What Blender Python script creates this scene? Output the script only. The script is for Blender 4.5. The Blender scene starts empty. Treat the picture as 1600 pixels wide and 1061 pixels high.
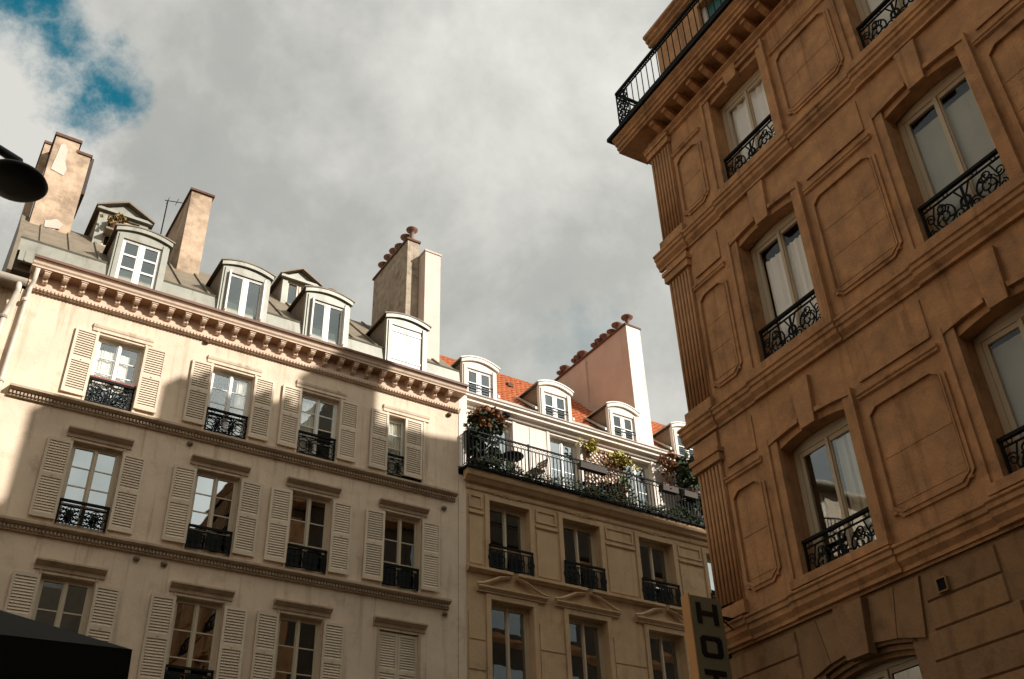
import bpy, math, random
from mathutils import Vector, Matrix
random.seed(7)
R = math.radians
scene = bpy.context.scene
C = scene.collection

# ------------------------------------------------------------------ camera
def setup_camera():
    cd = bpy.data.cameras.new('camera'); co = bpy.data.objects.new('camera', cd); C.objects.link(co)
    r = Vector((0.84296895, -0.53710413, -0.03037286)); u = Vector((-0.28166153, -0.48875239, 0.82570448)); f = Vector((0.45833409, 0.68748837, 0.56328466))
    m = Matrix((r, u, -f)).transposed().to_4x4(); m.translation = Vector((0, 0, 1.6))
    co.matrix_world = m
    cd.sensor_width = 36.0; cd.sensor_fit = 'HORIZONTAL'; cd.lens = 36.0 * 1577.0 / 1600.0
    cd.clip_start = 0.05; cd.clip_end = 3000
    scene.camera = co
setup_camera()

# ------------------------------------------------------------------ sky, sun, exposure
SUN = Vector((0.65, -1.0, 0.70)).normalized()          # towards the sun
def setup_light():
    w = bpy.data.worlds.new('World'); scene.world = w; w.use_nodes = True
    nt = w.node_tree; nt.nodes.clear(); N = nt.nodes.new; L = nt.links.new
    out = N('ShaderNodeOutputWorld'); bg = N('ShaderNodeBackground'); L(bg.outputs[0], out.inputs[0])
    sky = N('ShaderNodeTexSky'); sky.sky_type = 'NISHITA'; sky.sun_disc = False
    sky.sun_elevation = math.asin(SUN.z); sky.sun_rotation = math.atan2(SUN.x, SUN.y)
    sky.air_density = 1.0; sky.dust_density = 0.5
    tc = N('ShaderNodeTexCoord')
    def noise(scale, detail, rough, dist=0.0):
        n = N('ShaderNodeTexNoise'); n.inputs['Scale'].default_value = scale; n.inputs['Detail'].default_value = detail
        n.inputs['Roughness'].default_value = rough; n.inputs['Distortion'].default_value = dist
        L(tc.outputs['Generated'], n.inputs['Vector']); return n
    def math_(op, a, b=None, clamp=False):
        n = N('ShaderNodeMath'); n.operation = op; n.use_clamp = clamp
        for i, v in enumerate((a, b)):
            if v is None: continue
            if isinstance(v, (int, float)): n.inputs[i].default_value = v
            else: L(v, n.inputs[i])
        return n.outputs[0]
    def ramp(v, a, b, lo=0.0, hi=1.0):
        n = N('ShaderNodeMapRange'); n.interpolation_type = 'SMOOTHSTEP'
        L(v, n.inputs['Value']); n.inputs['From Min'].default_value = a; n.inputs['From Max'].default_value = b
        n.inputs['To Min'].default_value = lo; n.inputs['To Max'].default_value = hi; return n.outputs[0]
    wob = noise(9, 10, 0.68)
    sub = N('ShaderNodeVectorMath'); sub.operation = 'SUBTRACT'; L(wob.outputs['Color'], sub.inputs[0]); sub.inputs[1].default_value = (.5, .5, .5)
    sc = N('ShaderNodeVectorMath'); sc.operation = 'SCALE'; L(sub.outputs[0], sc.inputs[0]); sc.inputs['Scale'].default_value = 0.15
    wd = N('ShaderNodeVectorMath'); wd.operation = 'ADD'; L(tc.outputs['Generated'], wd.inputs[0]); L(sc.outputs[0], wd.inputs[1])
    gaps = None
    for p, r0, r1 in (((-.045, .668, .742), .016, .070), ((-.002, .690, .722), .006, .055), ((.040, .702, .711), .010, .055),
                      ((-.86, .10, .50), .10, .25), ((.72, -.35, .60), .08, .2), ((-.25, -.75, .61), .1, .26)):
        d = N('ShaderNodeVectorMath'); d.operation = 'DISTANCE'; L(wd.outputs[0], d.inputs[0]); d.inputs[1].default_value = p
        g = ramp(d.outputs['Value'], r0, r1, 1.0, 0.0)
        gaps = g if gaps is None else math_('MAXIMUM', gaps, g)
    n2 = noise(2.6, 8, 0.58, 0.3)
    thin = ramp(n2.outputs['Fac'], .26, .36, .25, 0.0)
    clear = math_('MAXIMUM', gaps, thin)
    n3 = noise(1.7, 7, 0.55, 0.2)
    n4 = noise(5.0, 8, 0.6, 0.1)
    shade = math_('ADD', math_('MULTIPLY', n3.outputs['Fac'], .55), math_('MULTIPLY', n4.outputs['Fac'], .45))
    for p, r0, r1, k in (((-.03, .735, .68), .02, .14, .20), ((.02, .76, .65), .02, .10, .10), ((.62, .3, .72), .05, .3, .08)):   # brighter cumulus heads
        d = N('ShaderNodeVectorMath'); d.operation = 'DISTANCE'; L(wd.outputs[0], d.inputs[0]); d.inputs[1].default_value = p
        shade = math_('ADD', shade, ramp(d.outputs['Value'], r0, r1, k, 0.0))
    cr = N('ShaderNodeValToRGB'); L(shade, cr.inputs[0])
    e = cr.color_ramp.elements
    e[0].position = .36; e[0].color = (.40, .41, .385, 1)
    e[1].position = .63; e[1].color = (.78, .765, .715, 1)
    m = e.new(.49); m.color = (.49, .495, .462, 1)
    # clouds and Nishita sky share one background; the sky is physically bright, so it is scaled down here
    sk = N('ShaderNodeVectorMath'); sk.operation = 'MULTIPLY'; L(sky.outputs[0], sk.inputs[0]); sk.inputs[1].default_value = (.011, .085, .072)
    cl = N('ShaderNodeVectorMath'); cl.operation = 'SCALE'; L(cr.outputs[0], cl.inputs[0]); cl.inputs['Scale'].default_value = .70
    # cloud deck brightened towards the sun to fill shaded fronts, like forward scatter
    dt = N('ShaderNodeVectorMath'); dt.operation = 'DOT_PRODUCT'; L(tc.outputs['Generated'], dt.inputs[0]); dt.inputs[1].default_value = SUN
    sun_fill = math_('POWER', math_('MULTIPLY', math_('ADD', dt.outputs['Value'], 1.0), .5), 5.0)
    L(math_('ADD', math_('MULTIPLY', sun_fill, 1.25), .59), cl.inputs['Scale'])
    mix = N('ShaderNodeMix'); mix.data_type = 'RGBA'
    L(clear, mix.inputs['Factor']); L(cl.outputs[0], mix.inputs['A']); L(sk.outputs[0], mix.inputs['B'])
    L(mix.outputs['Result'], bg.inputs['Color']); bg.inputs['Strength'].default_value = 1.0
    sd = bpy.data.lights.new('sun', 'SUN'); sd.energy = 4.4; sd.angle = R(0.55); sd.color = (1.0, .98, .95)
    so = bpy.data.objects.new('sun', sd); C.objects.link(so); so.location = (30, -46, 40)
    so.rotation_euler = (-SUN).to_track_quat('-Z', 'Y').to_euler()
    v = scene.view_settings; v.view_transform = 'Standard'; v.look = 'None'; v.exposure = 0.62; v.gamma = 1.0; v.use_curve_mapping = False
setup_light()

# ------------------------------------------------------------------ materials
MATS = {}
def mat(name, col, rough=.85, metal=0.0, var=.12, vscale=1.2, streak=0.0, bump=.0, bscale=30., spec=.3, tint=None, grime=0.0, objrand=0.0):
    m = bpy.data.materials.new(name); m.use_nodes = True; nt = m.node_tree; N = nt.nodes.new; L = nt.links.new
    b = nt.nodes['Principled BSDF']; b.inputs['Roughness'].default_value = rough; b.inputs['Metallic'].default_value = metal
    b.inputs['Specular IOR Level'].default_value = spec
    tc = N('ShaderNodeTexCoord')
    n = N('ShaderNodeTexNoise'); n.inputs['Scale'].default_value = vscale; n.inputs['Detail'].default_value = 8; n.inputs['Roughness'].default_value = .62
    L(tc.outputs['Object'], n.inputs['Vector'])
    cr = N('ShaderNodeValToRGB'); e = cr.color_ramp.elements
    t = tint or col
    e[0].position = .3; e[0].color = (*[c * (1 - var) for c in t], 1)
    e[1].position = .7; e[1].color = (*[min(.95, c * (1 + var)) for c in col], 1)
    L(n.outputs['Fac'], cr.inputs[0]); colout = cr.outputs[0]
    def darken(vec_scale, sc, lo, hi, amt, colout):
        mp = N('ShaderNodeMapping'); mp.inputs['Scale'].default_value = vec_scale; L(tc.outputs['Object'], mp.inputs['Vector'])
        s = N('ShaderNodeTexNoise'); s.inputs['Scale'].default_value = sc; s.inputs['Detail'].default_value = 6; s.inputs['Roughness'].default_value = .65; L(mp.outputs[0], s.inputs['Vector'])
        mr = N('ShaderNodeMapRange'); mr.interpolation_type = 'SMOOTHSTEP'; L(s.outputs['Fac'], mr.inputs['Value']); mr.inputs['From Min'].default_value = lo; mr.inputs['From Max'].default_value = hi
        mr.inputs['To Min'].default_value = 0; mr.inputs['To Max'].default_value = amt
        mx = N('ShaderNodeMix'); mx.data_type = 'RGBA'; mx.blend_type = 'MULTIPLY'; L(mr.outputs[0], mx.inputs['Factor']); L(colout, mx.inputs['A'])
        mx.inputs['B'].default_value = (.42, .36, .28, 1); return mx.outputs['Result']
    if streak: colout = darken((3.2, 3.2, .22), 1.6, .5, .75, streak, colout)
    if grime: colout = darken((1, 1, 1), 2.3, .52, .72, grime, colout)
    if objrand:
        oi = N('ShaderNodeObjectInfo'); mr = N('ShaderNodeMapRange'); L(oi.outputs['Random'], mr.inputs['Value']); mr.inputs['To Min'].default_value = 1 - objrand; mr.inputs['To Max'].default_value = 1 + objrand
        sv = N('ShaderNodeVectorMath'); sv.operation = 'SCALE'; L(colout, sv.inputs[0]); L(mr.outputs[0], sv.inputs['Scale']); colout = sv.outputs[0]
    L(colout, b.inputs['Base Color'])
    if bump:
        bn = N('ShaderNodeTexNoise'); bn.inputs['Scale'].default_value = bscale; bn.inputs['Detail'].default_value = 6; L(tc.outputs['Object'], bn.inputs['Vector'])
        bp = N('ShaderNodeBump'); bp.inputs['Strength'].default_value = bump; bp.inputs['Distance'].default_value = .02
        L(bn.outputs['Fac'], bp.inputs['Height']); L(bp.outputs[0], b.inputs['Normal'])
    MATS[name] = m; return m
mat('plaster_cream', (.655, .505, .36), var=.12, vscale=1.1, streak=.62, grime=.34, bump=.25, bscale=14)
mat('trim_cream', (.44, .325, .22), var=.12, streak=.45, grime=.45, bump=.2)
mat('cornice_stone', (.58, .42, .30), var=.12, streak=.2, grime=.4, bump=.2)
mat('shutter_paint', (.60, .475, .335), rough=.6, var=.08, grime=.3, spec=.4, objrand=.12)
mat('white_paint', (.70, .66, .58), rough=.5, var=.05, grime=.15, spec=.5)
mat('cream_paint', (.50, .40, .27), rough=.5, var=.06, grime=.15, spec=.5)
mat('stone_tan', (.51, .34, .19), var=.12, streak=.4, grime=.35, bump=.3, bscale=18)
mat('plaster_white', (.72, .62, .52), var=.07, streak=.3, bump=.2)
mat('stone_brown', (.48, .25, .112), var=.2, vscale=2.6, streak=.7, grime=.5, bump=.6, bscale=26, tint=(.40, .215, .105))
mat('stone_base', (.27, .155, .075), var=.18, vscale=2.2, streak=.5, grime=.5, bump=.5, bscale=24, objrand=.10)
mat('zinc', (.235, .22, .17), rough=.5, metal=.25, var=.16, vscale=1.8, streak=.55, grime=.3, spec=.5)
mat('zinc_dark', (.19, .148, .10), rough=.6, metal=.1, var=.18, vscale=3, streak=.4, grime=.3)
mat('zinc_pale', (.46, .42, .35), rough=.5, metal=.1, var=.1, streak=.4)
mat('terracotta_tile', (.42, .12, .042), rough=.8, var=.4, vscale=7, grime=.5)
mat('chimney_stucco', (.42, .295, .195), var=.4, vscale=2.2, streak=.35, grime=.6, bump=.5, bscale=12)
mat('chimney_rough', (.36, .28, .20), var=.3, vscale=4.5, streak=.5, grime=.7, bump=.8, bscale=10)
mat('chimney_pink', (.66, .50, .41), var=.08, streak=.25, bump=.3)
mat('chimney_salmon', (.60, .435, .33), var=.08, streak=.2, bump=.4, bscale=40)
mat('patch_plaster', (.52, .44, .35), var=.1, bump=.4)
mat('pot_clay', (.19, .085, .05), rough=.6, var=.3, vscale=6, spec=.5)
mat('brick_cap', (.12, .06, .035), var=.3, vscale=7, bump=.5)
mat('iron', (.010, .011, .010), rough=.75, var=.3, vscale=8, spec=.12)
mat('iron_red', (.22, .055, .035), rough=.6, var=.2)
mat('gutter_brown', (.16, .075, .045), rough=.6, var=.2)
mat('soffit_shade_brown', (.34, .19, .10), var=.2, vscale=3, grime=.4)  # reddish brown, with shade under the cornice worked into the colour
mat('shaded_stone', (.085, .062, .042), var=.25, streak=.4)  # shade put into the stone colour of unseen walls, for dark window reflections
mat('lamp_black', (.012, .014, .013), rough=.5, var=.3)
mat('curtain_white', (.88, .82, .72), rough=.95, var=.05)
mat('blind_grey', (.40, .39, .31), rough=.9, var=.05)
mat('blind_cream', (.76, .68, .56), rough=.9, var=.05)
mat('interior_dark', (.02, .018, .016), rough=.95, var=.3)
mat('door_teal', (.05, .16, .15), rough=.5, var=.2)
mat('sign_side', (.52, .26, .10), rough=.6, var=.1)
mat('sign_face', (.20, .185, .11), rough=.5, var=.15)
mat('sign_letter', (.008, .010, .010), rough=.4, var=.2)
mat('leaf_dark', (.035, .045, .018), rough=.7, var=.5, vscale=14)
mat('leaf_green', (.11, .14, .03), rough=.65, var=.5, vscale=12)
mat('leaf_dry', (.24, .16, .05), rough=.7, var=.4, vscale=9)
mat('leaf_yellow', (.33, .27, .05), rough=.65, var=.4, vscale=9)
mat('leaf_autumn', (.20, .085, .03), rough=.7, var=.45, vscale=10)
mat('wood_slat', (.20, .12, .06), rough=.7, var=.3, vscale=6)
mat('lattice_wood', (.26, .13, .05), rough=.75, var=.2, vscale=6)
mat('planter_dark', (.05, .035, .025), rough=.7, var=.3)
mat('canvas_black', (.004, .0045, .004), rough=.9, var=.3)
mat('asphalt', (.085, .078, .068), rough=.9, var=.25, vscale=3, bump=.3)
mat('paving', (.28, .24, .19), rough=.9, var=.2, vscale=2, bump=.2)
mat('pipe_cream', (.56, .48, .38), rough=.5, var=.12, grime=.4)
mat('pipe_grey', (.30, .25, .19), rough=.5, var=.2, grime=.4)
def glass(name, tint, lo, power):
    m = bpy.data.materials.new(name); m.use_nodes = True; nt = m.node_tree; nt.nodes.clear(); N = nt.nodes.new; L = nt.links.new
    o = N('ShaderNodeOutputMaterial'); mx = N('ShaderNodeMixShader'); tr = N('ShaderNodeBsdfTransparent'); gl = N('ShaderNodeBsdfGlossy')
    tr.inputs[0].default_value = tint; gl.inputs[0].default_value = (.86, .92, .94, 1); gl.inputs['Roughness'].default_value = .015
    lw = N('ShaderNodeLayerWeight'); lw.inputs['Blend'].default_value = .5          # Schlick-like rise towards grazing view
    pw = N('ShaderNodeMath'); pw.operation = 'POWER'; L(lw.outputs['Facing'], pw.inputs[0]); pw.inputs[1].default_value = power
    mr = N('ShaderNodeMapRange'); L(pw.outputs[0], mr.inputs['Value']); mr.inputs['To Min'].default_value = lo; mr.inputs['To Max'].default_value = 1.0
    tc = N('ShaderNodeTexCoord'); n = N('ShaderNodeTexNoise'); n.inputs['Scale'].default_value = 2.2; n.inputs['Detail'].default_value = 1; L(tc.outputs['Object'], n.inputs['Vector'])
    bp = N('ShaderNodeBump'); bp.inputs['Strength'].default_value = .06; bp.inputs['Distance'].default_value = .02; L(n.outputs['Fac'], bp.inputs['Height']); L(bp.outputs[0], gl.inputs['Normal'])
    L(mr.outputs[0], mx.inputs[0]); L(tr.outputs[0], mx.inputs[1]); L(gl.outputs[0], mx.inputs[2]); L(mx.outputs[0], o.inputs[0])
    MATS[name] = m
glass('glass', (.25, .28, .27, 1), .32, 4)
glass('glass_dim', (.6, .64, .62, 1), .10, 5)
glass('glass_clear', (.98, .98, .98, 1), .035, 5)
glass('glass_mid', (.97, .98, .97, 1), .14, 4.5)

# ------------------------------------------------------------------ mesh helpers
class MB:
    def __init__(s): s.v = []; s.f = []
    def add(s, vs, fs):
        o = len(s.v); s.v += [tuple(p) for p in vs]; s.f += [tuple(i + o for i in f) for f in fs]; return s
    def box(s, x0, x1, y0, y1, z0, z1):
        return s.add([(x0, y0, z0), (x1, y0, z0), (x1, y1, z0), (x0, y1, z0), (x0, y0, z1), (x1, y0, z1), (x1, y1, z1), (x0, y1, z1)],
                     [(0, 3, 2, 1), (4, 5, 6, 7), (0, 1, 5, 4), (1, 2, 6, 5), (2, 3, 7, 6), (3, 0, 4, 7)])
    def quad(s, a, b, c, d): return s.add([a, b, c, d], [(0, 1, 2, 3)])
    def _prism(s, A, B):
        n = len(A); return s.add(A + B, [tuple(range(n))[::-1], tuple(range(n, 2 * n))] + [(i, (i + 1) % n, n + (i + 1) % n, n + i) for i in range(n)])
    def prism_y(s, poly, y0, y1): return s._prism([(x, y0, z) for x, z in poly], [(x, y1, z) for x, z in poly])
    def prism_x(s, poly, x0, x1): return s._prism([(x0, y, z) for y, z in poly], [(x1, y, z) for y, z in poly])
    def prism_z(s, poly, z0, z1): return s._prism([(x, y, z0) for x, y in poly], [(x, y, z1) for x, y in poly])
    def tube(s, path, r, n=6, closed=False):
        P = [Vector(p) for p in path]; m = len(P); rings = []
        ref = None
        for i, p in enumerate(P):
            a = P[i - 1] if (i > 0 or closed) else P[i]; b = P[(i + 1) % m] if (i < m - 1 or closed) else P[i]
            t = (b - a).normalized()
            if ref is None: ref = Vector((0, 1, 0)) if abs(t.y) < .8 else Vector((1, 0, 0))
            k = (ref - t * ref.dot(t)).normalized(); q = t.cross(k); ref = k
            rr = r[i] if isinstance(r, (list, tuple)) else r
            rings.append([p + (k * math.cos(2 * math.pi * j / n) + q * math.sin(2 * math.pi * j / n)) * rr for j in range(n)])
        vs = [v for rg in rings for v in rg]; fs = []
        for i in range(m if closed else m - 1):
            a = i * n; b = ((i + 1) % m) * n
            fs += [(a + j, a + (j + 1) % n, b + (j + 1) % n, b + j) for j in range(n)]
        if not closed: fs += [tuple(range(n))[::-1], tuple((m - 1) * n + j for j in range(n))]
        return s.add(vs, fs)
    def lathe(s, prof, c=(0, 0, 0), n=16):
        vs = [(c[0] + r * math.cos(2 * math.pi * j / n), c[1] + r * math.sin(2 * math.pi * j / n), c[2] + z) for r, z in prof for j in range(n)]
        fs = [(i * n + j, i * n + (j + 1) % n, (i + 1) * n + (j + 1) % n, (i + 1) * n + j) for i in range(len(prof) - 1) for j in range(n)]
        fs += [tuple(range(n))[::-1], tuple((len(prof) - 1) * n + j for j in range(n))]
        return s.add(vs, fs)
    def ring_frame(s, poly, w, y0, y1):
        """moulding that follows a closed convex polygon in x,z; w = width inwards"""
        n = len(poly); area = sum(poly[i][0] * poly[(i + 1) % n][1] - poly[(i + 1) % n][0] * poly[i][1] for i in range(n))
        if area < 0: poly = poly[::-1]
        inn = []
        for i in range(n):
            p0, p1, p2 = Vector(poly[i - 1]), Vector(poly[i]), Vector(poly[(i + 1) % n])
            d1 = (p1 - p0).normalized(); d2 = (p2 - p1).normalized(); n1 = Vector((-d1.y, d1.x)); n2 = Vector((-d2.y, d2.x))
            k = n1 + n2; k = k / max(.3, k.dot(n1)); inn.append(p1 + k * w)
        vs = []
        for y in (y0, y1): vs += [(p[0], y, p[1]) for p in poly] + [(p.x, y, p.y) for p in inn]
        fs = []
        for i in range(n):
            j = (i + 1) % n
            fs += [(i, j, n + j, n + i), (i, 2 * n + i, 2 * n + j, j), (n + i, n + j, 3 * n + j, 3 * n + i)]
        return s.add(vs, fs)
    def mesh(s, name, m, smooth=False):
        me = bpy.data.meshes.new(name); me.from_pydata(s.v, [], s.f); me.update()
        if m: me.materials.append(MATS[m])
        if smooth:
            for p in me.polygons: p.use_smooth = True
        return me
    def build(s, name, m, parent=None, loc=(0, 0, 0), rot=(0, 0, 0), smooth=False):
        return place(name, s.mesh(name, m, smooth), parent, loc, rot)
def place(name, me, parent=None, loc=(0, 0, 0), rot=(0, 0, 0)):
    o = bpy.data.objects.new(name, me); C.objects.link(o)
    o.location = loc; o.rotation_euler = rot
    if parent: o.parent = parent
    return o
CACHE = {}
def cached(key, fn, name, m, smooth=False):
    if key not in CACHE:
        mb = MB(); fn(mb); CACHE[key] = mb.mesh(name, m, smooth)
    return CACHE[key]
def tag(o, label, cat, group=None):
    o['label'] = label; o['category'] = cat
    if group: o['group'] = group
    return o
def thing(name, label, cat, loc=(0, 0, 0), rot=(0, 0, 0), group=None):
    return tag(place(name, None, None, loc, rot), label, cat, group)
def structure(o): o['kind'] = 'structure'; return o
def stuff(o): o['kind'] = 'stuff'; return o

def wall_grid(mb, x0, x1, z0, z1, ops, depth, y=0.0):
    xs = sorted({x0, x1, *[o[0] for o in ops], *[o[1] for o in ops]}); zs = sorted({z0, z1, *[o[2] for o in ops], *[o[3] for o in ops]})
    xs = [v for v in xs if x0 <= v <= x1]; zs = [v for v in zs if z0 <= v <= z1]
    for a, b in zip(xs, xs[1:]):
        for c, d in zip(zs, zs[1:]):
            mx, mz = (a + b) / 2, (c + d) / 2
            if any(o[0] < mx < o[1] and o[2] < mz < o[3] for o in ops): continue
            mb.quad((a, y, c), (b, y, c), (b, y, d), (a, y, d))
    for a, b, c, d in ops:
        e = y + depth
        mb.quad((a, y, c), (a, y, d), (a, e, d), (a, e, c)); mb.quad((b, y, c), (b, e, c), (b, e, d), (b, y, d))
        mb.quad((a, y, d), (b, y, d), (b, e, d), (a, e, d)); mb.quad((a, y, c), (a, e, c), (b, e, c), (b, y, c))
        # thickness behind the opening so that the wall reads solid
    for x in (x0, x1): mb.quad((x, y, z0), (x, y + depth, z0), (x, y + depth, z1), (x, y, z1))
    return mb

# ------------------------------------------------------------------ windows, shutters, railings
def casement_window(parent, x, y, z, w, h, rows=3, m='white_paint', curtain=None, fw=.05, st=.05, meet=.06, tilt=.006, gl='glass'):
    """window with two glazed leaves; x = centre, z = sill, y = front of the frame"""
    def frame(b):
        b.box(-w / 2, -w / 2 + fw, 0, .08, 0, h); b.box(w / 2 - fw, w / 2, 0, .08, 0, h)
        b.box(-w / 2 + fw, w / 2 - fw, 0, .08, h - fw, h); b.box(-w / 2 + fw, w / 2 - fw, 0, .08, 0, fw)
    win = place('window', cached(('frame', w, h, fw, m), frame, 'window_frame', m), parent, (x, y, z))
    lw = w / 2 - fw - .002; lh = h - 2 * fw - .004
    zs = [st + .03 + (lh - 2 * st - .03) * i / rows for i in range(rows + 1)]
    def leaf(b):
        b.box(0, st, 0, .05, 0, lh); b.box(lw - meet, lw, 0, .05, 0, lh)
        b.box(st, lw - meet, 0, .05, lh - st, lh); b.box(st, lw - meet, 0, .05, 0, st + .03)
        for q in zs[1:-1]: b.box(st, lw - meet, .008, .04, q - .013, q + .013)
    me = cached(('leaf', w, h, rows, st, meet, m), leaf, 'casement', m)
    pw = lw - st - meet; ph = zs[1] - zs[0] - .026
    def pane(b): b.box(-pw / 2, pw / 2, -.003, .003, -ph / 2, ph / 2)
    pm = cached(('pane', gl, round(pw, 4), round(ph, 4)), pane, 'pane', gl)
    for sx in (-1, 1):
        o = place('casement', me, win, (sx * (w / 2 - fw - .001), .015, fw + .002))
        if sx > 0: o.scale.x = -1
        for i in range(rows):
            cx = sx * (w / 2 - fw - .001 - st - pw / 2); cz = fw + .002 + (zs[i] + zs[i + 1]) / 2
            place('pane', pm, win, (cx, .035, cz), (random.uniform(-tilt, tilt), 0, random.uniform(-tilt, tilt)))
    b = MB(); b.box(-.028, .028, -.012, .016, fw + .01, h - fw - .01); b.build('meeting_strip', m, win)
    if curtain:
        mcol, x0, x1, z0, z1 = curtain[:5]; wavy = curtain[5] if len(curtain) > 5 else .018
        b = MB(); n = 26
        for a, c in ([(x0, x1)] if x1 - x0 > .01 else []):
            for i in range(n):
                p, q = a + (c - a) * i / n, a + (c - a) * (i + 1) / n
                fp = lambda t: .085 + wavy * (math.sin(t * 61 + x * 5) + .6 * math.sin(t * 97 + x))
                b.quad((p * w / 2, fp(p), h * z0), (q * w / 2, fp(q), h * z0), (q * w / 2, fp(q), h * z1), (p * w / 2, fp(p), h * z1))
        b.build('curtain', mcol, win, smooth=True)
    return win

def shutter(parent, x, y, z, w, h, m='shutter_paint', rot=0.0, hinge=0, midf=.52, n_per_m=18):
    """louvred leaf; x = left edge (or hinge edge)"""
    s = .055
    def fr(b):
        b.box(0, s, 0, .035, 0, h); b.box(w - s, w, 0, .035, 0, h); b.box(s, w - s, 0, .035, h - s * 1.2, h); b.box(s, w - s, 0, .035, 0, s * 1.6)
        b.box(s, w - s, 0, .035, h * midf - .05, h * midf + .05)
        b.box(w * .5 - .012, w * .5 + .012, -.02, 0, h * midf - .012, h * midf + .012)
    def lv(b):
        for a, c in ((s * 1.6, h * midf - .05), (h * midf + .05, h - s * 1.2)):
            n = max(3, int((c - a) * n_per_m))
            for i in range(n):
                q = a + (c - a) * (i + .5) / n; d = (c - a) / n
                b.prism_x([(.004, q - d * .46), (.010, q - d * .52), (.034, q + d * .46), (.028, q + d * .52)], s, w - s)
    o = place('shutter', cached(('sh', w, h, m, midf), fr, 'shutter_frame', m), parent, (x, y, z), (0, 0, rot))
    stuff(place('louvre_slats', cached(('lv', w, h, m, midf, n_per_m), lv, 'louvre_slats', m), o))
    if hinge: o.scale.x = -1
    return o

def circle(cx, cz, r, n=14, y=0, a0=0, a1=2 * math.pi):
    return [(cx + r * math.cos(a0 + (a1 - a0) * i / n), y, cz + r * math.sin(a0 + (a1 - a0) * i / n)) for i in range(n + 1)]
def spiral(cx, cz, r0, r1, a0, turns, n=18):
    return [(cx + (r0 + (r1 - r0) * i / n) * math.cos(a0 + turns * 2 * math.pi * i / n), 0, cz + (r0 + (r1 - r0) * i / n) * math.sin(a0 + turns * 2 * math.pi * i / n)) for i in range(n + 1)]
def scroll_rail(b, w, h, style):
    """cast-iron window guard, centred on x, from z=0"""
    t = .016
    b.box(-w / 2, w / 2, -.03, .03, h - .045, h); b.box(-w / 2, w / 2, -.014, .014, .03, .055); b.box(-w / 2, w / 2, -.012, .012, h - .13, h - .11)
    for x in (-w / 2 + .02, w / 2 - .02): b.box(x - .016, x + .016, -.016, .016, 0, h - .045)
    H0, H1 = .055, h - .13; hc = (H0 + H1) / 2; hh = (H1 - H0) / 2
    if style == 'rings':
        n = 3
        for i in range(n):
            cx = -w / 2 + w * (i + .5) / n
            b.tube(circle(cx, hc, hh * .92), .013, 5); b.tube(circle(cx, hc, hh * .5), .011, 5)
            for k in range(4):
                a = k * math.pi / 2 + .785; b.tube([(cx + hh * .5 * math.cos(a), 0, hc + hh * .5 * math.sin(a)), (cx + hh * .92 * math.cos(a), 0, hc + hh * .92 * math.sin(a))], .011, 4)
            b.tube(circle(cx, H1 + .055, .035, 10), .008, 4)
        for i in range(1, n):
            cx = -w / 2 + w * i / n; b.tube([(cx, 0, H0), (cx, 0, H1)], .012, 4)
            for s in (-1, 1): b.tube(spiral(cx + s * .05, hc, .07, .015, math.pi / 2, s * 1.4, 12), .010, 4)
    elif style == 'stars':
        n = 2
        for i in range(n):
            cx = -w / 2 + w * (i + .5) / n; rr = w / n * .46
            for k in range(4):
                a = k * math.pi / 4; b.tube([(cx - rr * math.cos(a), 0, hc - hh * math.sin(a)), (cx + rr * math.cos(a), 0, hc + hh * math.sin(a))], .016, 5)
            b.tube(circle(cx, hc, hh * .42), .013, 5); b.tube([(cx - rr, 0, hc), (cx, 0, hc + hh), (cx + rr, 0, hc), (cx, 0, hc - hh), (cx - rr, 0, hc)], .012, 4)
        b.box(-.03, .03, -.016, .016, H0, H1)
    elif style == 'heavy':
        for i in range(9):
            cx = -w / 2 + w * (i + .5) / 9
            if i in (3, 7): continue
            b.box(cx - .034, cx + .034, -.012, .012, H0, H1); b.tube(circle(cx, hc, hh * .42, 10), .022, 5)
        for i in range(10):
            cx = -w / 2 + w * i / 9; b.box(cx - .010, cx + .010, -.012, .012, H0, H1)
    else:  # scrolls
        for s in (-1, 1):
            b.tube(spiral(s * w * .26, hc - hh * .1, hh * .78, .02, math.pi / 2, s * 1.9, 26), .014, 5)
            b.tube(spiral(s * w * .26 + s * .02, hc + hh * .55, hh * .34, .02, -math.pi / 2, -s * 1.5, 16), .012, 5)
            b.tube(spiral(s * w * .42, hc - hh * .62, hh * .3, .015, math.pi / 2, -s * 1.4, 14), .012, 5)
            b.tube(spiral(s * w * .42, hc + hh * .3, hh * .38, .02, math.pi, s * 1.5, 14), .011, 5)
            b.tube(spiral(s * w * .09, hc - hh * .5, hh * .42, .02, 0, s * 1.6, 16), .013, 5)
            b.tube([(s * .02, 0, H0), (s * .09, 0, hc - hh * .2), (s * .03, 0, hc + hh * .3), (s * .12, 0, H1)], .014, 5)
            b.tube([(s * w * .34, 0, H0), (s * w * .40, 0, hc), (s * w * .34, 0, H1)], .012, 5)
            b.tube(circle(s * w * .18, H1 + .055, .035, 10), .009, 4); b.tube(circle(s * w * .40, H1 + .055, .035, 10), .009, 4)
            for k in range(5):
                a = k * 1.26 + .4; c = (s * w * .26, hc - hh * .1)
                b.tube([(c[0] + hh * .2 * math.cos(a), 0, c[1] + hh * .2 * math.sin(a)), (c[0] + hh * .62 * math.cos(a + .5), 0, c[1] + hh * .62 * math.sin(a + .5))], [.006, .022], 4)
        b.tube([(0, 0, H0), (0, 0, H1)], .02, 6); b.tube(circle(0, hc, hh * .3, 12), .02, 5)
def guard_rail(parent, x, y, z, w, h, style, m='iron'):
    return place('window_guard', cached(('rail', w, h, style, m), lambda b: scroll_rail(b, w, h, style), 'window_guard', m), parent, (x, y, z))

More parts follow.
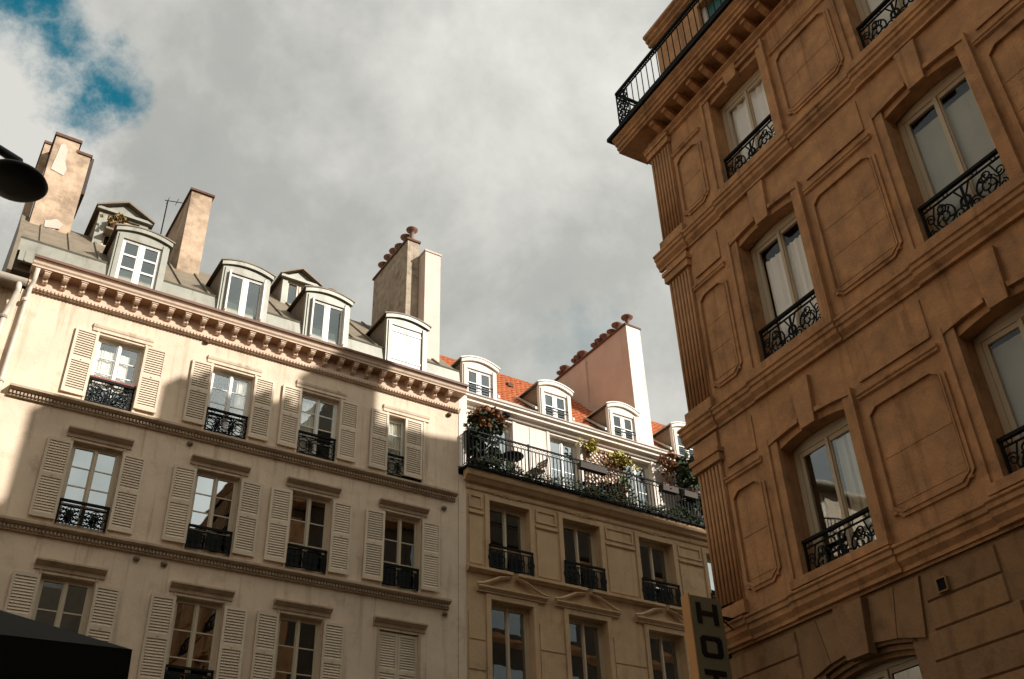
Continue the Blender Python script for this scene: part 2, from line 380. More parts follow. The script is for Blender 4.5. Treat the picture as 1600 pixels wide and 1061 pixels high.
def foliage(name, m, parent, c, rad, n, size, seed, loc=(0, 0, 0)):
    rnd = random.Random(seed); b = MB()
    lumps = [(Vector((rnd.gauss(0, .5) * rad[0], rnd.gauss(0, .5) * rad[1], rnd.gauss(0, .5) * rad[2])), rnd.uniform(.25, .5)) for _ in range(7)]
    for i in range(n):
        l, k = rnd.choice(lumps)
        d = Vector((rnd.gauss(0, 1), rnd.gauss(0, 1), rnd.gauss(0, 1))); d = d / max(1e-6, d.length) * rnd.random() ** .45
        p = Vector(c) + l + Vector((d.x * rad[0] * k * 1.6, d.y * rad[1] * k * 1.6, d.z * rad[2] * k * 1.6))
        t = Vector((rnd.gauss(0, 1), rnd.gauss(0, 1), rnd.gauss(0, .7))).normalized(); q = t.orthogonal().normalized(); q = q * math.cos(rnd.random() * 6) + t.cross(q) * math.sin(rnd.random() * 6)
        s = size * rnd.uniform(.6, 1.3); w = s * .42; nrm = t.cross(q)
        b.add([p, p + t * s * .5 + q * w, p + t * s + nrm * s * .12, p + t * s * .5 - q * w], [(0, 1, 2, 3)])
    return b.build(name, m, parent, loc)

# ------------------------------------------------------------------ ground
b = MB(); b.quad((-400, -400, 0), (400, -400, 0), (400, 400, 0), (-400, 400, 0)); structure(b.build('road', 'asphalt'))
b = MB(); b.box(-60, 60, 17.2, 20.6, .004, .13); structure(b.build('pavement', 'paving'))

# ------------------------------------------------------------------ shared roof pieces
def chimney(parent, x0, x1, y0, y1, z0, z1, m, cap=.05, capm='brick_cap', ch=.1, pots=()):
    b = MB(); b.box(x0, x1, y0, y1, z0, z1); c = b.build('chimney', m, parent)
    b = MB(); b.box(x0 - cap, x1 + cap, y0 - cap, y1 + cap, z1 + .002, z1 + ch); b.build('cap', capm, c)
    def pot(q): q.lathe([(.075, 0), (.06, .05), (.055, .22), (.09, .27), (.145, .31), (.15, .33), (.08, .37), (.02, .39)], n=12)
    for px, py, s in pots:
        o = place('chimney_pot', cached('pot', pot, 'chimney_pot', 'pot_clay', True), c, (px, py, z1 + ch)); s *= 1.22; o.scale = (s, s, s * random.uniform(.9, 1.25))
    return c
def arch_dormer(parent, x, y, z0, w, ze, sag, roof_y, m, mr, ww, wz0, wz1, rows=1, closed=False, lean=False, mf='white_paint', mcheek=None):
    """roof_y(z) = where the roof surface is at that height"""
    d = MB(); yf = y
    wall_grid(d, -w / 2, w / 2, z0, ze, [(-ww / 2, ww / 2, wz0, wz1)], .12, yf)
    d.prism_y([(w / 2 * t, ze + sag * (1 - t * t)) for t in [i / 6 - 1 for i in range(13)]] , yf, yf + .12)
    o = d.build('dormer', m, parent, (x, 0, 0))
    for s in (-1, 1):
        c = MB(); xa = s * (w / 2 - .05); xb = s * w / 2 - s * .002
        c.prism_x([(yf + .1, z0), (yf + .1, ze), (roof_y(ze) + .25, ze), (max(yf + .25, roof_y(z0) + .25), z0)], min(xa, xb), max(xa, xb)); c.build('cheek', mcheek or mr, o)
    hw = w / 2 + .09; r = MB(); n = 14; top = []; bot = []
    for i in range(n + 1):
        t = 2 * i / n - 1; z = ze + .03 + sag * (1 - t * t)
        top.append((t * hw, z + .035)); bot.append((t * hw, z))
    vs = []
    for (xx, z) in top: vs += [(xx, yf - .075, z), (xx, roof_y(z) + .3, z)]
    for (xx, z) in bot: vs += [(xx, yf - .075, z), (xx, roof_y(z) + .3, z)]
    k = 2 * (n + 1); fs = []
    for i in range(n):
        a = 2 * i; fs += [(a, a + 2, a + 3, a + 1), (k + a, k + a + 1, k + a + 3, k + a + 2), (a, k + a, k + a + 2, a + 2), (a + 1, a + 3, k + a + 3, k + a + 1)]
    fs += [(0, 1, k + 1, k), (2 * n, k + 2 * n, k + 2 * n + 1, 2 * n + 1)]
    r.add(vs, fs); r.build('dormer_roof', mr, o)
    t = MB(); pts = [(q * (w / 2 + .05), ze - .01 + sag * (1 - q * q)) for q in [i / 7 - 1 for i in range(15)]]
    for a, c in zip(pts, pts[1:]): t.prism_y([(a[0], a[1] - .07), (c[0], c[1] - .07), (c[0], c[1] + .03), (a[0], a[1] + .03)], yf - .06, yf - .002)
    t.build('arched_moulding', m, o)
    for s in (-1, 1):
        p = MB(); p.box(s * (ww / 2 + .06) - .05, s * (ww / 2 + .06) + .05, yf - .03, yf - .002, z0 + .1, ze - .1); p.build('jamb_moulding', m, o)
    if closed:
        for s in (-1, 1):
            p = MB(); a, c = (0.006, ww / 2 - .004); lo, hi = (a, c) if s > 0 else (-c, -a); n = 5
            for i in range(n):
                q0 = lo + (hi - lo) * i / n; q1 = lo + (hi - lo) * (i + 1) / n; p.box(q0 + .002, q1 - .002, yf + .03, yf + .06, wz0, wz1)
            for zz in (wz0 + .15, wz1 - .2): p.box(lo + .01, hi - .01, yf + .012, yf + .03, zz, zz + .07)
            p.build('shutter', 'white_paint', o)
    else:
        # the casement parts hang straight under the dormer
        fw, st, meet = .045, .045, .05; h = wz1 - wz0
        p = MB(); p.box(-ww / 2, -ww / 2 + fw, yf + .04, yf + .1, wz0, wz1); p.box(ww / 2 - fw, ww / 2, yf + .04, yf + .1, wz0, wz1)
        p.box(-ww / 2 + fw, ww / 2 - fw, yf + .04, yf + .1, wz1 - fw, wz1); p.box(-ww / 2 + fw, ww / 2 - fw, yf + .04, yf + .1, wz0, wz0 + fw)
        p.box(-.05, .05, yf + .035, yf + .09, wz0 + fw, wz1 - fw); p.build('window_frame', mf, o)
        zz = [wz0 + fw + (h - 2 * fw) * i / rows for i in range(rows + 1)]
        for s in (-1, 1):
            lo, hi = (.05, ww / 2 - fw)
            for i in range(rows):
                g = MB(); g.box(-(hi - lo - .06) / 2, (hi - lo - .06) / 2, -.003, .003, -(zz[1] - zz[0] - .05) / 2, (zz[1] - zz[0] - .05) / 2)
                g.build('pane', 'glass_dim', o, (s * (lo + hi) / 2, yf + .07, (zz[i] + zz[i + 1]) / 2), (random.uniform(-.006, .006), 0, random.uniform(-.008, .008)))
                q = MB(); xa, xb = (lo, hi) if s > 0 else (-hi, -lo); za, zb = zz[i], zz[i + 1]
                q.box(xa, xa + .03, yf + .05, yf + .085, za, zb); q.box(xb - .03, xb, yf + .05, yf + .085, za, zb)
                q.box(xa + .03, xb - .03, yf + .05, yf + .085, za, za + .025); q.box(xa + .03, xb - .03, yf + .05, yf + .085, zb - .025, zb)
                q.build('glazing_bars', mf, o)
    i = MB(); i.box(-ww / 2 - .02, ww / 2 + .02, yf + .45, yf + .5, z0, ze - .02); i.build('dark_room', 'interior_dark', o)
    return o
def gable_dormer(parent, x, y, z0, w, ze, apex, roof_y, m, mr, ww, wz0, wz1):
    d = MB(); wall_grid(d, -w / 2, w / 2, z0, ze, [(-ww / 2, ww / 2, wz0, wz1)], .15, y)
    d.prism_y([(-w / 2, ze), (w / 2, ze), (0, apex - .06)], y, y + .1)
    o = d.build('dormer', m, parent, (x, 0, 0))
    for s in (-1, 1):
        c = MB(); xa = s * (w / 2 - .05); xb = s * (w / 2 - .002); c.prism_x([(y + .1, z0), (y + .1, ze), (y + 2.0, ze), (y + 2.0, z0)], min(xa, xb), max(xa, xb)); c.build('cheek', mr, o)
        r = MB(); e = w / 2 + .12
        r.add([(0, y - .14, apex), (s * e, y - .14, ze), (s * e, y + 2.2, ze), (0, y + 2.2, apex), (0, y - .14, apex - .06), (s * e, y - .14, ze - .05), (s * e, y + 2.2, ze - .05), (0, y + 2.2, apex - .06)],
              [(0, 1, 2, 3), (7, 6, 5, 4), (0, 4, 5, 1), (1, 5, 6, 2), (2, 6, 7, 3)]); r.build('dormer_roof', mr, o)
    p = MB(); p.box(-w / 2 - .08, w / 2 + .08, y - .09, y - .002, ze - .09, ze - .01); p.build('cornice', m, o)
    for s in (-1, 1):
        f = MB(); a, c = (.01, ww / 2); lo, hi = (a, c) if s > 0 else (-c, -a)
        f.box(lo, lo + .05, y + .05, y + .1, wz0, wz1); f.box(hi - .05, hi, y + .05, y + .1, wz0, wz1); f.box(lo + .05, hi - .05, y + .05, y + .1, wz1 - .06, wz1); f.box(lo + .05, hi - .05, y + .05, y + .1, wz0, wz0 + .06)
        f.build('casement', 'cream_paint', o)
        g = MB(); g.box(-(hi - lo) / 2 + .05, (hi - lo) / 2 - .05, -.003, .003, -(wz1 - wz0) / 2 + .06, (wz1 - wz0) / 2 - .06); g.build('pane', 'glass_dim', o, ((lo + hi) / 2, y + .075, (wz0 + wz1) / 2))
    i = MB(); i.box(-ww / 2, ww / 2, y + .5, y + .55, z0, ze - .02); i.build('dark_room', 'interior_dark', o)
    return o

# ================================================================== building on the left: cream plaster, shutters, zinc roof
Y0 = 20.0
def building_shuttered():
    A = thing('shuttered_building', 'cream plaster building with open louvred shutters, bracketed cornice and zinc roof', 'building', (0, Y0, 0))
    XC = [2.98, 5.53, 7.71, 10.025]; w = .98
    rows = [(12.70, 14.42, 'T'), (9.93, 11.80, 'M'), (7.13, 8.96, 'L')]
    ops = [(x - w / 2, x + w / 2, a, b_) for x in XC for a, b_, _ in rows]
    b = MB(); wall_grid(b, .76, 11.545, 0, 15.02, ops, .2); b.build('wall', 'plaster_cream', A)
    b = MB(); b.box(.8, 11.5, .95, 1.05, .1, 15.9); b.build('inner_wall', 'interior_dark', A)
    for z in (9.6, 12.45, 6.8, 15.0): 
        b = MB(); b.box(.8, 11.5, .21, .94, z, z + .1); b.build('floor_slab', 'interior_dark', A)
    # ledges with dentils
    for top, xa, xb in ((12.64, 1.05, 11.45), (9.86, .95, 11.27), (7.06, .95, 11.27)):
        b = MB(); b.prism_x([(-.003, top - .20), (-.06, top - .20), (-.06, top - .10), (-.13, top - .08), (-.19, top - .05), (-.19, top), (-.17, top + .01), (-.003, top + .04)], xa, xb); l = b.build('ledge', 'trim_cream', A)
        b = MB(); n = int((xb - xa) / .07)
        for i in range(n): x = xa + .03 + i * .07; b.box(x, x + .042, -.105, -.062, top - .165, top - .105)
        stuff(b.build('dentils', 'trim_cream', l))
    # cornice
    b = MB(); b.box(.83, 11.56, -.015, .2, 15.021, 15.49); b.build('frieze', 'cornice_stone', A)
    b = MB(); b.prism_x([(-.017, 15.02), (-.05, 15.02), (-.07, 15.06), (-.10, 15.10), (-.10, 15.15), (-.017, 15.16)], .84, 11.57); d = b.build('bead_course', 'cornice_stone', A)
    b = MB()
    for i in range(140): x = .87 + i * .0762; b.box(x, x + .045, -.112, -.075, 15.045, 15.10)
    stuff(b.build('dentils', 'cornice_stone', d))
    b = MB(); b.prism_x([(-.016, 15.49), (-.29, 15.49), (-.29, 15.525), (-.32, 15.56), (-.33, 15.61), (-.37, 15.65), (-.37, 15.69), (.05, 15.70), (.05, 15.49)], .80, 11.62); co = b.build('cornice', 'cornice_stone', A)
    b = MB(); b.prism_x([(-.375, 15.655), (-.395, 15.66), (-.40, 15.72), (-.36, 15.73), (-.36, 15.70), (-.376, 15.695)], .79, 11.63); b.build('gutter_lip', 'gutter_brown', co)
    def modillion(q):
        pr = [(-.014, .0), (-.07, -.005), (-.11, .03), (-.10, .08), (-.14, .11), (-.22, .12), (-.25, .16), (-.25, .20), (-.014, .20)]
        q.prism_x(pr, -.055, .055); q.box(-.075, .075, -.265, -.014, .20, .235)
        for s in (-.03, .03): q.prism_x([(-.08, -.02), (-.12, .02), (-.115, .1), (-.09, .1)], s - .008, s + .008)
    me = cached('modillion', modillion, 'modillion', 'cornice_stone')
    sp = cached('soffit', lambda q: q.box(-.11, .11, -.27, -.02, -.012, -.001), 'soffit_panel', 'soffit_shade_brown')
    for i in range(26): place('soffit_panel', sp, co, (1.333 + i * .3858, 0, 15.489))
    for i in range(27): place('modillion', me, co, (1.14 + i * .3858, 0, 15.252))
    # openings
    for r, (za, zb, kind) in enumerate(rows):
        for c, x in enumerate(XC):
            nrow = {'T': 4, 'M': 4 if c < 2 else 3, 'L': 3}[kind]
            cur = None
            if kind == 'T': cur = [('curtain_white', -.9, .55, .30, .86), ('curtain_white', .35, .95, 0, .95), ('curtain_white', -.95, -.1, 0, .9), ('curtain_white', -.9, -.1, 0, .95)][c]
            if kind == 'L' and c == 1: cur = ('blind_grey', -.9, -.3, 0, .9, .03)
            if not (kind == 'L' and c == 3):
                casement_window(A, x, .13, za, w, zb - za, nrow, 'white_paint' if kind == 'T' else 'cream_paint', cur, fw=.045, st=.045, meet=.05, tilt=.012, gl='glass_mid' if kind == 'T' else 'glass')
            sh = 1.61 if kind == 'T' else 1.71; sz = zb + .01 - sh if kind == 'T' else zb - .06 - sh
            if kind == 'L' and c == 3:
                shutter(A, x - w / 2 + .006, .04, za + .05, w / 2 - .01, zb - za - .08); shutter(A, x + .004, .04, za + .05, w / 2 - .01, zb - za - .08)
            else:
                shutter(A, x - w / 2 - .495, -.065, sz + random.uniform(-.008, .008), .485, sh, rot=random.uniform(-.05, .06))
                if kind == 'T' and c == 3: shutter(A, x - .03, -.05, sz, .50, sh, rot=.03)
                else: shutter(A, x + w / 2 + .01, -.065, sz + random.uniform(-.008, .008), .485, sh, rot=random.uniform(-.06, .05))
            b = MB(); pj = .02 if kind == 'T' else .11; e = w / 2 + .16
            b.prism_x([(-.002, zb + .06), (-.03, zb + .06), (-.03, zb + .13), (-.04 - pj * .3, zb + .15), (-.04 - pj, zb + .20), (-.04 - pj, zb + .235), (-.002, zb + .25)], x - e, x + e)
            b.build('lintel_moulding', 'trim_cream' if kind != 'T' else 'plaster_cream', A)
            for s in (-1, 1):
                b = MB(); a_ = x + s * (w / 2 + .002); b.box(min(a_, a_ + s * .05), max(a_, a_ + s * .05), -.02, -.002, za, zb + .055); b.build('architrave', 'trim_cream' if kind != 'T' else 'plaster_cream', A)
            if kind == 'T':
                guard_rail(A, x, .06, za + .06, .96, .60, 'scrolls' if c == 0 else 'rings')
                if c == 0: b = MB(); b.box(x - .485, x + .485, .02, .10, za + .662, za + .70); b.build('handrail', 'iron_red', A)
            elif kind == 'M': guard_rail(A, x, .06, za + .08, .96, .52, 'stars' if c == 0 else 'heavy')
            elif c < 3: guard_rail(A, x, .06, za + .05, .96, .42, 'heavy')
    # iron tie plates and drains
    for x, z in ((4.8, 12.32), (4.14, 9.55), (4.69, 9.54), (11.13, 12.2), (11.17, 9.55), (4.78, 14.98), (11.25, 14.88)):
        b = MB(); b.lathe([(.03, -.05), (.062, -.03), (.07, .0), (.062, .03), (.03, .05)], n=10); b.build('tie_boss', 'zinc_dark' if z < 14 else 'brick_cap', A, (x, -.03, z))
    # roof
    ry = lambda z: .12 + (z - 16.40)
    b = MB(); b.prism_x([(-.03, 15.71), (.02, 16.02), (.05, 16.02), (.05, 15.71)], .5, 11.62); b.build('roof_skirt', 'zinc', A)
    b = MB(); b.prism_x([(.03, 16.0), (.08, 16.36), (.05, 16.40), (.10, 16.44), (.2, 16.44), (.2, 16.0)], .45, 11.62); b.build('roof_skirt', 'zinc', A)
    b = MB(); b.prism_x([(.12, 16.40), (2.7, 18.98), (7.0, 19.5), (7.0, 15.6), (.21, 15.6)], .45, 11.62); rf = b.build('roof', 'zinc_dark', A)
    me = cached('batten', lambda q: q.prism_x([(0, 0), (2.58, 2.58), (2.55, 2.61), (-.03, .03)], -.03, .03), 'roof_seam', 'zinc_dark')
    for i in range(17): place('roof_seam', me, rf, (.85 + i * .64, .125, 16.41))
    for x in [.62 + i * .92 for i in range(12)]:
        b = MB(); b.prism_x([(-.035, 15.72), (.022, 16.03), (.01, 16.03), (-.047, 15.72)], x, x + .03); b.build('skirt_joint', 'zinc', A)
    b = MB(); b.prism_x([(-.02, 15.4), (-.02, 15.9), (.1, 16.5), (2.75, 19.12), (7.0, 19.6), (7.0, 10), (.3, 10), (.3, 15.4)], .36, .449); b.build('gable_parapet', 'zinc_dark', A)
    for c, x in enumerate((2.955, 5.50, 7.68, 9.96)):
        arch_dormer(A, x, -.02, 15.72, 1.22, 17.38, .14, ry, 'zinc', 'zinc_dark', .9, 15.96, 17.18, rows=3 if c == 0 else 1, closed=(c == 3), mcheek='zinc_dark')
        if c in (1, 2):
            for s in (-1, 1):
                b = MB(); xa = x + s * .44; b.box(xa - .02, xa + .02, -.14, -.03, 15.98, 17.16); b.build('folded_shutter', 'white_paint', A)
    gable_dormer(A, 2.66, 2.0, 18.1, 1.24, 19.46, 19.86, ry, 'zinc', 'zinc_dark', .8, 18.3, 19.3)
    gable_dormer(A, 7.56, 2.0, 18.1, 1.0, 19.22, 19.60, ry, 'zinc', 'zinc_dark', .7, 18.3, 19.1)
    # chimneys
    k1 = chimney(A, .56, 1.16, 2.07, 3.4, 17.6, 21.36, 'chimney_stucco', .04, ch=.09)
    b = MB(); b.prism_y([(.66, 20.2), (.98, 20.12), (1.02, 20.35), (.93, 20.6), (.92, 21.0), (.82, 21.17), (.72, 21.1), (.70, 20.7)], 2.055, 2.069); b.build('plaster_patch', 'patch_plaster', k1)
    b = MB(); b.prism_y([(.9, 18.35), (1.25, 18.42), (1.3, 18.6), (1.12, 18.7), (1.02, 18.62), (.88, 18.55)], 2.05, 2.068); b.build('plaster_patch', 'patch_plaster', k1)
    chimney(A, 1.162, 1.50, 2.09, 3.4, 17.6, 21.03, 'chimney_stucco', .035, ch=.08)
    b = MB(); b.box(1.502, 1.60, 2.2, 3.3, 19.85, 21.12); b.build('dark_flue', 'planter_dark', k1)  # dark box along the right edge of the stack
    chimney(A, .37, .54, 2.9, 4.2, 17.5, 21.7, 'chimney_stucco', .03, ch=.08)
    chimney(A, 4.19, 4.77, 2.0, 5.0, 17.5, 21.06, 'chimney_stucco', .05, ch=.07)
    chimney(A, 10.39, 10.77, 1.0, 3.3, 16.2, 21.20, 'chimney_rough', .04, ch=.07, pots=[(10.58, 1.13 + i * .385, 1.0) for i in range(6)])
    chimney(A, 10.79, 11.30, .62, 1.12, 15.8, 20.66, 'chimney_pink', .025, 'chimney_salmon', .06)
    chimney(A, 8.62, 8.95, 2.6, 3.2, 18.4, 19.25, 'chimney_pink', .04, ch=.08, pots=[(8.8, 2.85, 1.2)])
    # downpipe beside the neighbour
    b = MB(); b.tube([(.93, -.3, 15.45), (.93, -.12, 15.2), (.90, -.09, 15.0), (.87, -.09, 13), (.86, -.09, .2)], .05, 10); b.build('downpipe', 'pipe_cream', A, smooth=True)
    for z in (14.7, 12.7, 10.3, 7.5):
        b = MB(); b.lathe([(.065, -.04), (.07, 0), (.065, .04)], n=10); b.build('pipe_collar', 'pipe_cream', A, (.87, -.09, z))
    return A
building_shuttered()
an = thing('roof_antenna', 'thin aerial mast with short crossbar on the zinc roof', 'antenna', (3.62, 22.0, 18.3))
b = MB(); b.tube([(0, 0, 0), (0, 0, 2.1)], .018, 6); b.build('mast', 'iron', an)
b = MB(); b.tube([(-.08, 0, 2.1), (.42, 0, 2.22)], .012, 5)
for i in (0, 3): b.tube([(i * .08, -.15, 2.12 + i * .019), (i * .08, .15, 2.12 + i * .019)], .007, 4)
b.build('crossbar', 'iron', an)
pl = thing('dormer_plant', 'dry brown plant growing in front of the pedimented rear dormer', 'plant', (2.5, 21.9, 18.9))
b = MB(); b.lathe([(.10, 0), (.14, .22), (.12, .22)], n=10); b.build('pot', 'pot_clay', pl, (0, -.06, -.2))
foliage('foliage', 'leaf_dry', pl, (0, -.05, .22), (.3, .12, .16), 130, .13, 3)
b = MB(); b.box(-.25, .25, -.2, .12, -.26, -.2); b.build('shelf', 'zinc_dark', pl)

# ================================================================== sliver of the neighbour at the left edge
def building_neighbour():
    D = thing('neighbour_building', 'pale building at the left edge with a round gutter and barred window balcony', 'building', (0, Y0, 0))
    ops = [(x - .5, x + .5, z, z + 1.9) for x in (-.35, -2.9, -5.4, -8.0) for z in (12.9, 9.9, 6.9)]
    b = MB(); wall_grid(b, -11, .755, 0, 14.9, ops, .2); b.build('wall', 'plaster_cream', D)
    b = MB(); b.box(-10.9, .7, .9, 1.0, .1, 14.8); b.build('inner_wall', 'interior_dark', D)
    for o in ops: casement_window(D, (o[0] + o[1]) / 2, .12, o[2], 1.0, 1.9, 3, 'white_paint', tilt=.01)
    b = MB(); b.prism_x([(-.02, 14.9), (-.3, 14.95), (-.3, 15.02), (3, 16.2), (8, 16.2), (8, 14.9)], -11, .72); b.build('roof', 'zinc_dark', D)
    b = MB(); b.tube([(-11, -.33, 14.98), (.80, -.33, 14.98)], .085, 12); b.build('gutter', 'pipe_grey', D, smooth=True)
    b = MB(); b.tube([(.66, -.33, 14.95), (.68, -.3, 14.75), (.62, -.14, 14.45), (.58, -.1, 14.2), (.56, -.1, 13.5), (.55, -.1, .2)], .06, 10); b.build('downpipe', 'pipe_cream', D, smooth=True)
    for z in (14.15, 12.3): 
        b = MB(); b.lathe([(.075, -.04), (.085, 0), (.075, .04)], n=10); b.build('pipe_collar', 'pipe_grey', D, (.565, -.1, z))
    b = MB(); b.box(-1.1, .42, -.38, -.002, 12.62, 12.78); b.build('balcony_slab', 'cornice_stone', D)
    b = MB(); b.box(-1.08, .40, -.37, -.34, 13.78, 13.82); b.box(-1.08, .40, -.37, -.34, 12.86, 12.89); b.box(.37, .40, -.34, -.01, 13.78, 13.82); b.box(.37, .40, -.34, -.01, 12.86, 12.89); b.build('handrail', 'iron', D)
    me = cached('bar_d', lambda q: q.box(-.01, .01, -.01, .01, 0, 1.0), 'baluster', 'iron')
    for i in range(13): place('baluster', me, D, (-1.06 + i * .1205, -.355, 12.79))
    for x, z in ((.3, 14.55),): 
        b = MB(); b.tube([(x, -.05, z), (x + .16, -.1, z - .28)], .022, 6); b.build('pipe_strut', 'brick_cap', D)
    return D
building_neighbour()

# ================================================================== building in the middle: stone, long planted balcony
def building_balcony():
    B = thing('balcony_building', 'tan stone building with long planted balcony, arched dormers and orange tile roof', 'building', (0, Y0, 0))
    XC = [13.05, 15.32, 17.88, 20.35, 22.8]; w = 1.22; X0, X1 = 11.55, 24.2
    ops = [(x - w / 2, x + w / 2, a, b_) for x in XC for a, b_ in ((10.88, 12.72), (7.4, 10.12))]
    b = MB(); wall_grid(b, X0, X1, 0, 13.25, ops, .34); b.build('wall', 'stone_tan', B)
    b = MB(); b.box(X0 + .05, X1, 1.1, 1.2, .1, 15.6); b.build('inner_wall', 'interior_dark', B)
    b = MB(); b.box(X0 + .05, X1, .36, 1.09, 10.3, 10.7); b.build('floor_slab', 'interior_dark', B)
    b = MB(); b.box(X0, X0 + .21, -.012, -.002, .1, 13.2); b.build('corner_strip', 'plaster_cream', B)
    for k, x in enumerate(XC):
        for za, zb, up in ((10.88, 12.72, 1), (7.4, 10.12, 0)):
            casement_window(B, x, .22, za, w, zb - za, 1, 'cream_paint', None, fw=.06, st=.06, meet=.05, tilt=.014)
            for s in (-1, 1):
                b = MB(); a_ = x + s * (w / 2 + .001); b.box(min(a_, a_ + s * .13), max(a_, a_ + s * .13), -.035, -.002, za, zb + .13); b.build('architrave', 'stone_tan', B)
            b = MB(); b.box(x - w / 2 - .001, x + w / 2 + .001, -.035, -.002, zb, zb + .13)
            b.build('architrave_head', 'stone_tan', B)
            if up:
                guard_rail(B, x, -.05, za + .02, 1.30, .62, 'heavy')
                b = MB()
                for s in (-1, 1):
                    b.tube(spiral(x + s * .16, zb + .20, .075, .015, 0 if s > 0 else math.pi, s * 1.3, 12), .018, 5); b.tube([(x + s * .22, 0, zb + .19), (x + s * .36, 0, zb + .22), (x + s * .46, 0, zb + .17)], .018, 5)
                b.tube(circle(x, zb + .21, .055, 10), .02, 5); b.build('carved_garland', 'stone_tan', B, (0, -.025, 0))
            else: 
                guard_rail(B, x, -.03, za + .02, 1.2, .62, 'heavy')
                b = MB()   # curved pediment lines and the panel beneath
                for s in (-1, 1):
                    P = [(x + s * 1.03, 0, 10.42), (x + s * .85, 0, 10.45), (x + s * .62, 0, 10.55), (x + s * .40, 0, 10.66), (x + s * .22, 0, 10.70), (x + s * .06, 0, 10.74)]
                    b.tube(P, [.05, .05, .05, .05, .05, .03], 4)
                b.build('curved_pediment', 'stone_tan', B, (0, -.09, 0))
                b = MB(); b.prism_x([(-.002, 10.26), (-.06, 10.26), (-.06, 10.30), (-.14, 10.36), (-.14, 10.40), (-.002, 10.42)], x - 1.0, x + 1.0); b.build('window_cornice', 'stone_tan', B)
    # ledge between the storeys, broken over each window head
    edges = [X0 + .22] + [q for x in XC for q in (x - .03, x + .12)] + [X1]
    for a, c in zip(edges[::2], edges[1::2]):
        b = MB(); b.prism_x([(-.002, 10.72), (-.05, 10.72), (-.10, 10.76), (-.16, 10.78), (-.16, 10.85), (-.002, 10.87)], a, c); b.build('ledge', 'stone_tan', B)
    # wall panels between the windows
    cuts = [X0 + .25] + [q for x in XC for q in (x - w / 2 - .15, x + w / 2 + .15)]
    for a, c in zip(cuts[::2], cuts[1::2]):
        if c - a < .2: continue
        b = MB(); b.ring_frame([(a + .05, 12.42), (c - .05, 12.42), (c - .05, 12.78), (a + .05, 12.78)], .05, -.03, -.001); b.build('panel_moulding', 'stone_tan', B)
        b = MB(); b.prism_x([(-.002, 12.24), (-.05, 12.27), (-.05, 12.31), (-.002, 12.34)], a + .03, c - .03); b.build('panel_ledge', 'stone_tan', B)
        b = MB(); b.box(a + .05, c - .05, -.02, -.002, 10.95, 12.18); b.build('panel', 'stone_tan', B)
    for z in (9.7, 9.0, 8.3):
        for a, c in zip(cuts[::2], cuts[1::2]):
            b = MB(); b.box(a + .02, c - .02, -.018, -.002, z - .6, z + .04); b.build('stone_course', 'stone_tan', B)
    b = MB(); b.prism_x([(-.002, 12.92), (-.03, 12.92), (-.05, 12.97), (-.05, 13.01), (-.002, 13.02)], X0 + .22, X1); b.build('frieze_moulding', 'stone_tan', B)
    # balcony slab
    b = MB(); b.prism_x([(-.002, 13.10), (-.10, 13.12), (-.16, 13.20), (-.22, 13.22), (-.25, 13.30), (-.25, 13.38), (-.002, 13.38)], X0 + .14, X1); b.build('balcony_cornice', 'stone_tan', B)
    b = MB(); b.box(X0 + .10, X1, -.31, .42, 13.382, 13.46); b.build('balcony_slab', 'iron', B)
    # balcony railing
    rl = MB(); rl.box(X0 + .14, X1, -.285, -.245, 14.43, 14.47); rl.box(X0 + .14, X1, -.275, -.255, 14.30, 14.32); rl.box(X0 + .14, X1, -.275, -.255, 13.53, 13.55)
    rl = rl.build('balcony_railing', 'iron', B)
    def bal(q):
        q.box(-.010, .010, -.010, .010, 0, .85); q.tube(circle(.055, .905, .045, 8), .007, 4); q.lathe([(.006, .35), (.02, .40), (.006, .45)], n=6)
    me = cached('bal_c', bal, 'baluster', 'iron')
    for i in range(int((X1 - X0 - .2) / .115)): place('baluster', me, rl, (X0 + .16 + i * .115, -.265, 13.462))
    for i in range(7): b = MB(); b.box(-.018, .018, -.018, .018, 0, 1.04); b.build('post', 'iron', rl, (X0 + .16 + i * 1.84, -.265, 13.462))
    b = MB(); b.box(X0 + .13, X0 + .15, -.25, .40, 14.43, 14.47); b.box(X0 + .13, X0 + .15, -.25, .40, 13.53, 13.55)
    for i in range(5): b.box(X0 + .132, X0 + .148, -.2 + i * .12, -.185 + i * .12, 13.55, 14.43)
    b.build('end_rail', 'iron', rl)
    # attic storey
    dX = [13.0, 15.28, 17.93, 20.3, 22.7]
    ops = [(x - .52, x + .52, 13.5, 15.48) for x in dX]
    b = MB(); wall_grid(b, X0 + .18, X1, 13.4, 15.62, ops, .22, .42); b.build('attic_wall', 'plaster_white', B)
    b = MB(); b.box(X0 + .0, X0 + .25, -.02, .6, 13.47, 15.62); b.build('end_pier', 'plaster_white', B)
    for x in dX: 
        casement_window(B, x, .58, 13.5, 1.04, 1.98, 2, 'white_paint', ('curtain_white', -.9, -.2, 0, .9), fw=.05, st=.06, meet=.06, tilt=.01)
        for s in (-1, 1): b = MB(); b.box(x + s * .57 - .05, x + s * .57 + .05, .40, .418, 13.5, 15.53); b.build('architrave', 'plaster_white', B)
    for x in (14.1, 16.7, 19.2): b = MB(); b.box(x - .02, x + .02, .405, .418, 13.5, 15.5); b.build('wall_fillet', 'plaster_white', B)
    b = MB(); b.prism_x([(.42, 15.56), (.36, 15.56), (.30, 15.64), (.22, 15.67), (.22, 15.74), (.14, 15.78), (.14, 15.84), (.6, 15.86), (.6, 15.56)], X0 + .02, X1); b.build('attic_cornice', 'plaster_white', B)
    b = MB(); b.prism_x([(.125, 15.845), (.125, 15.875), (.2, 15.885), (.2, 15.863)], X0 + .02, X1); b.build('gutter_lip', 'gutter_brown', B)
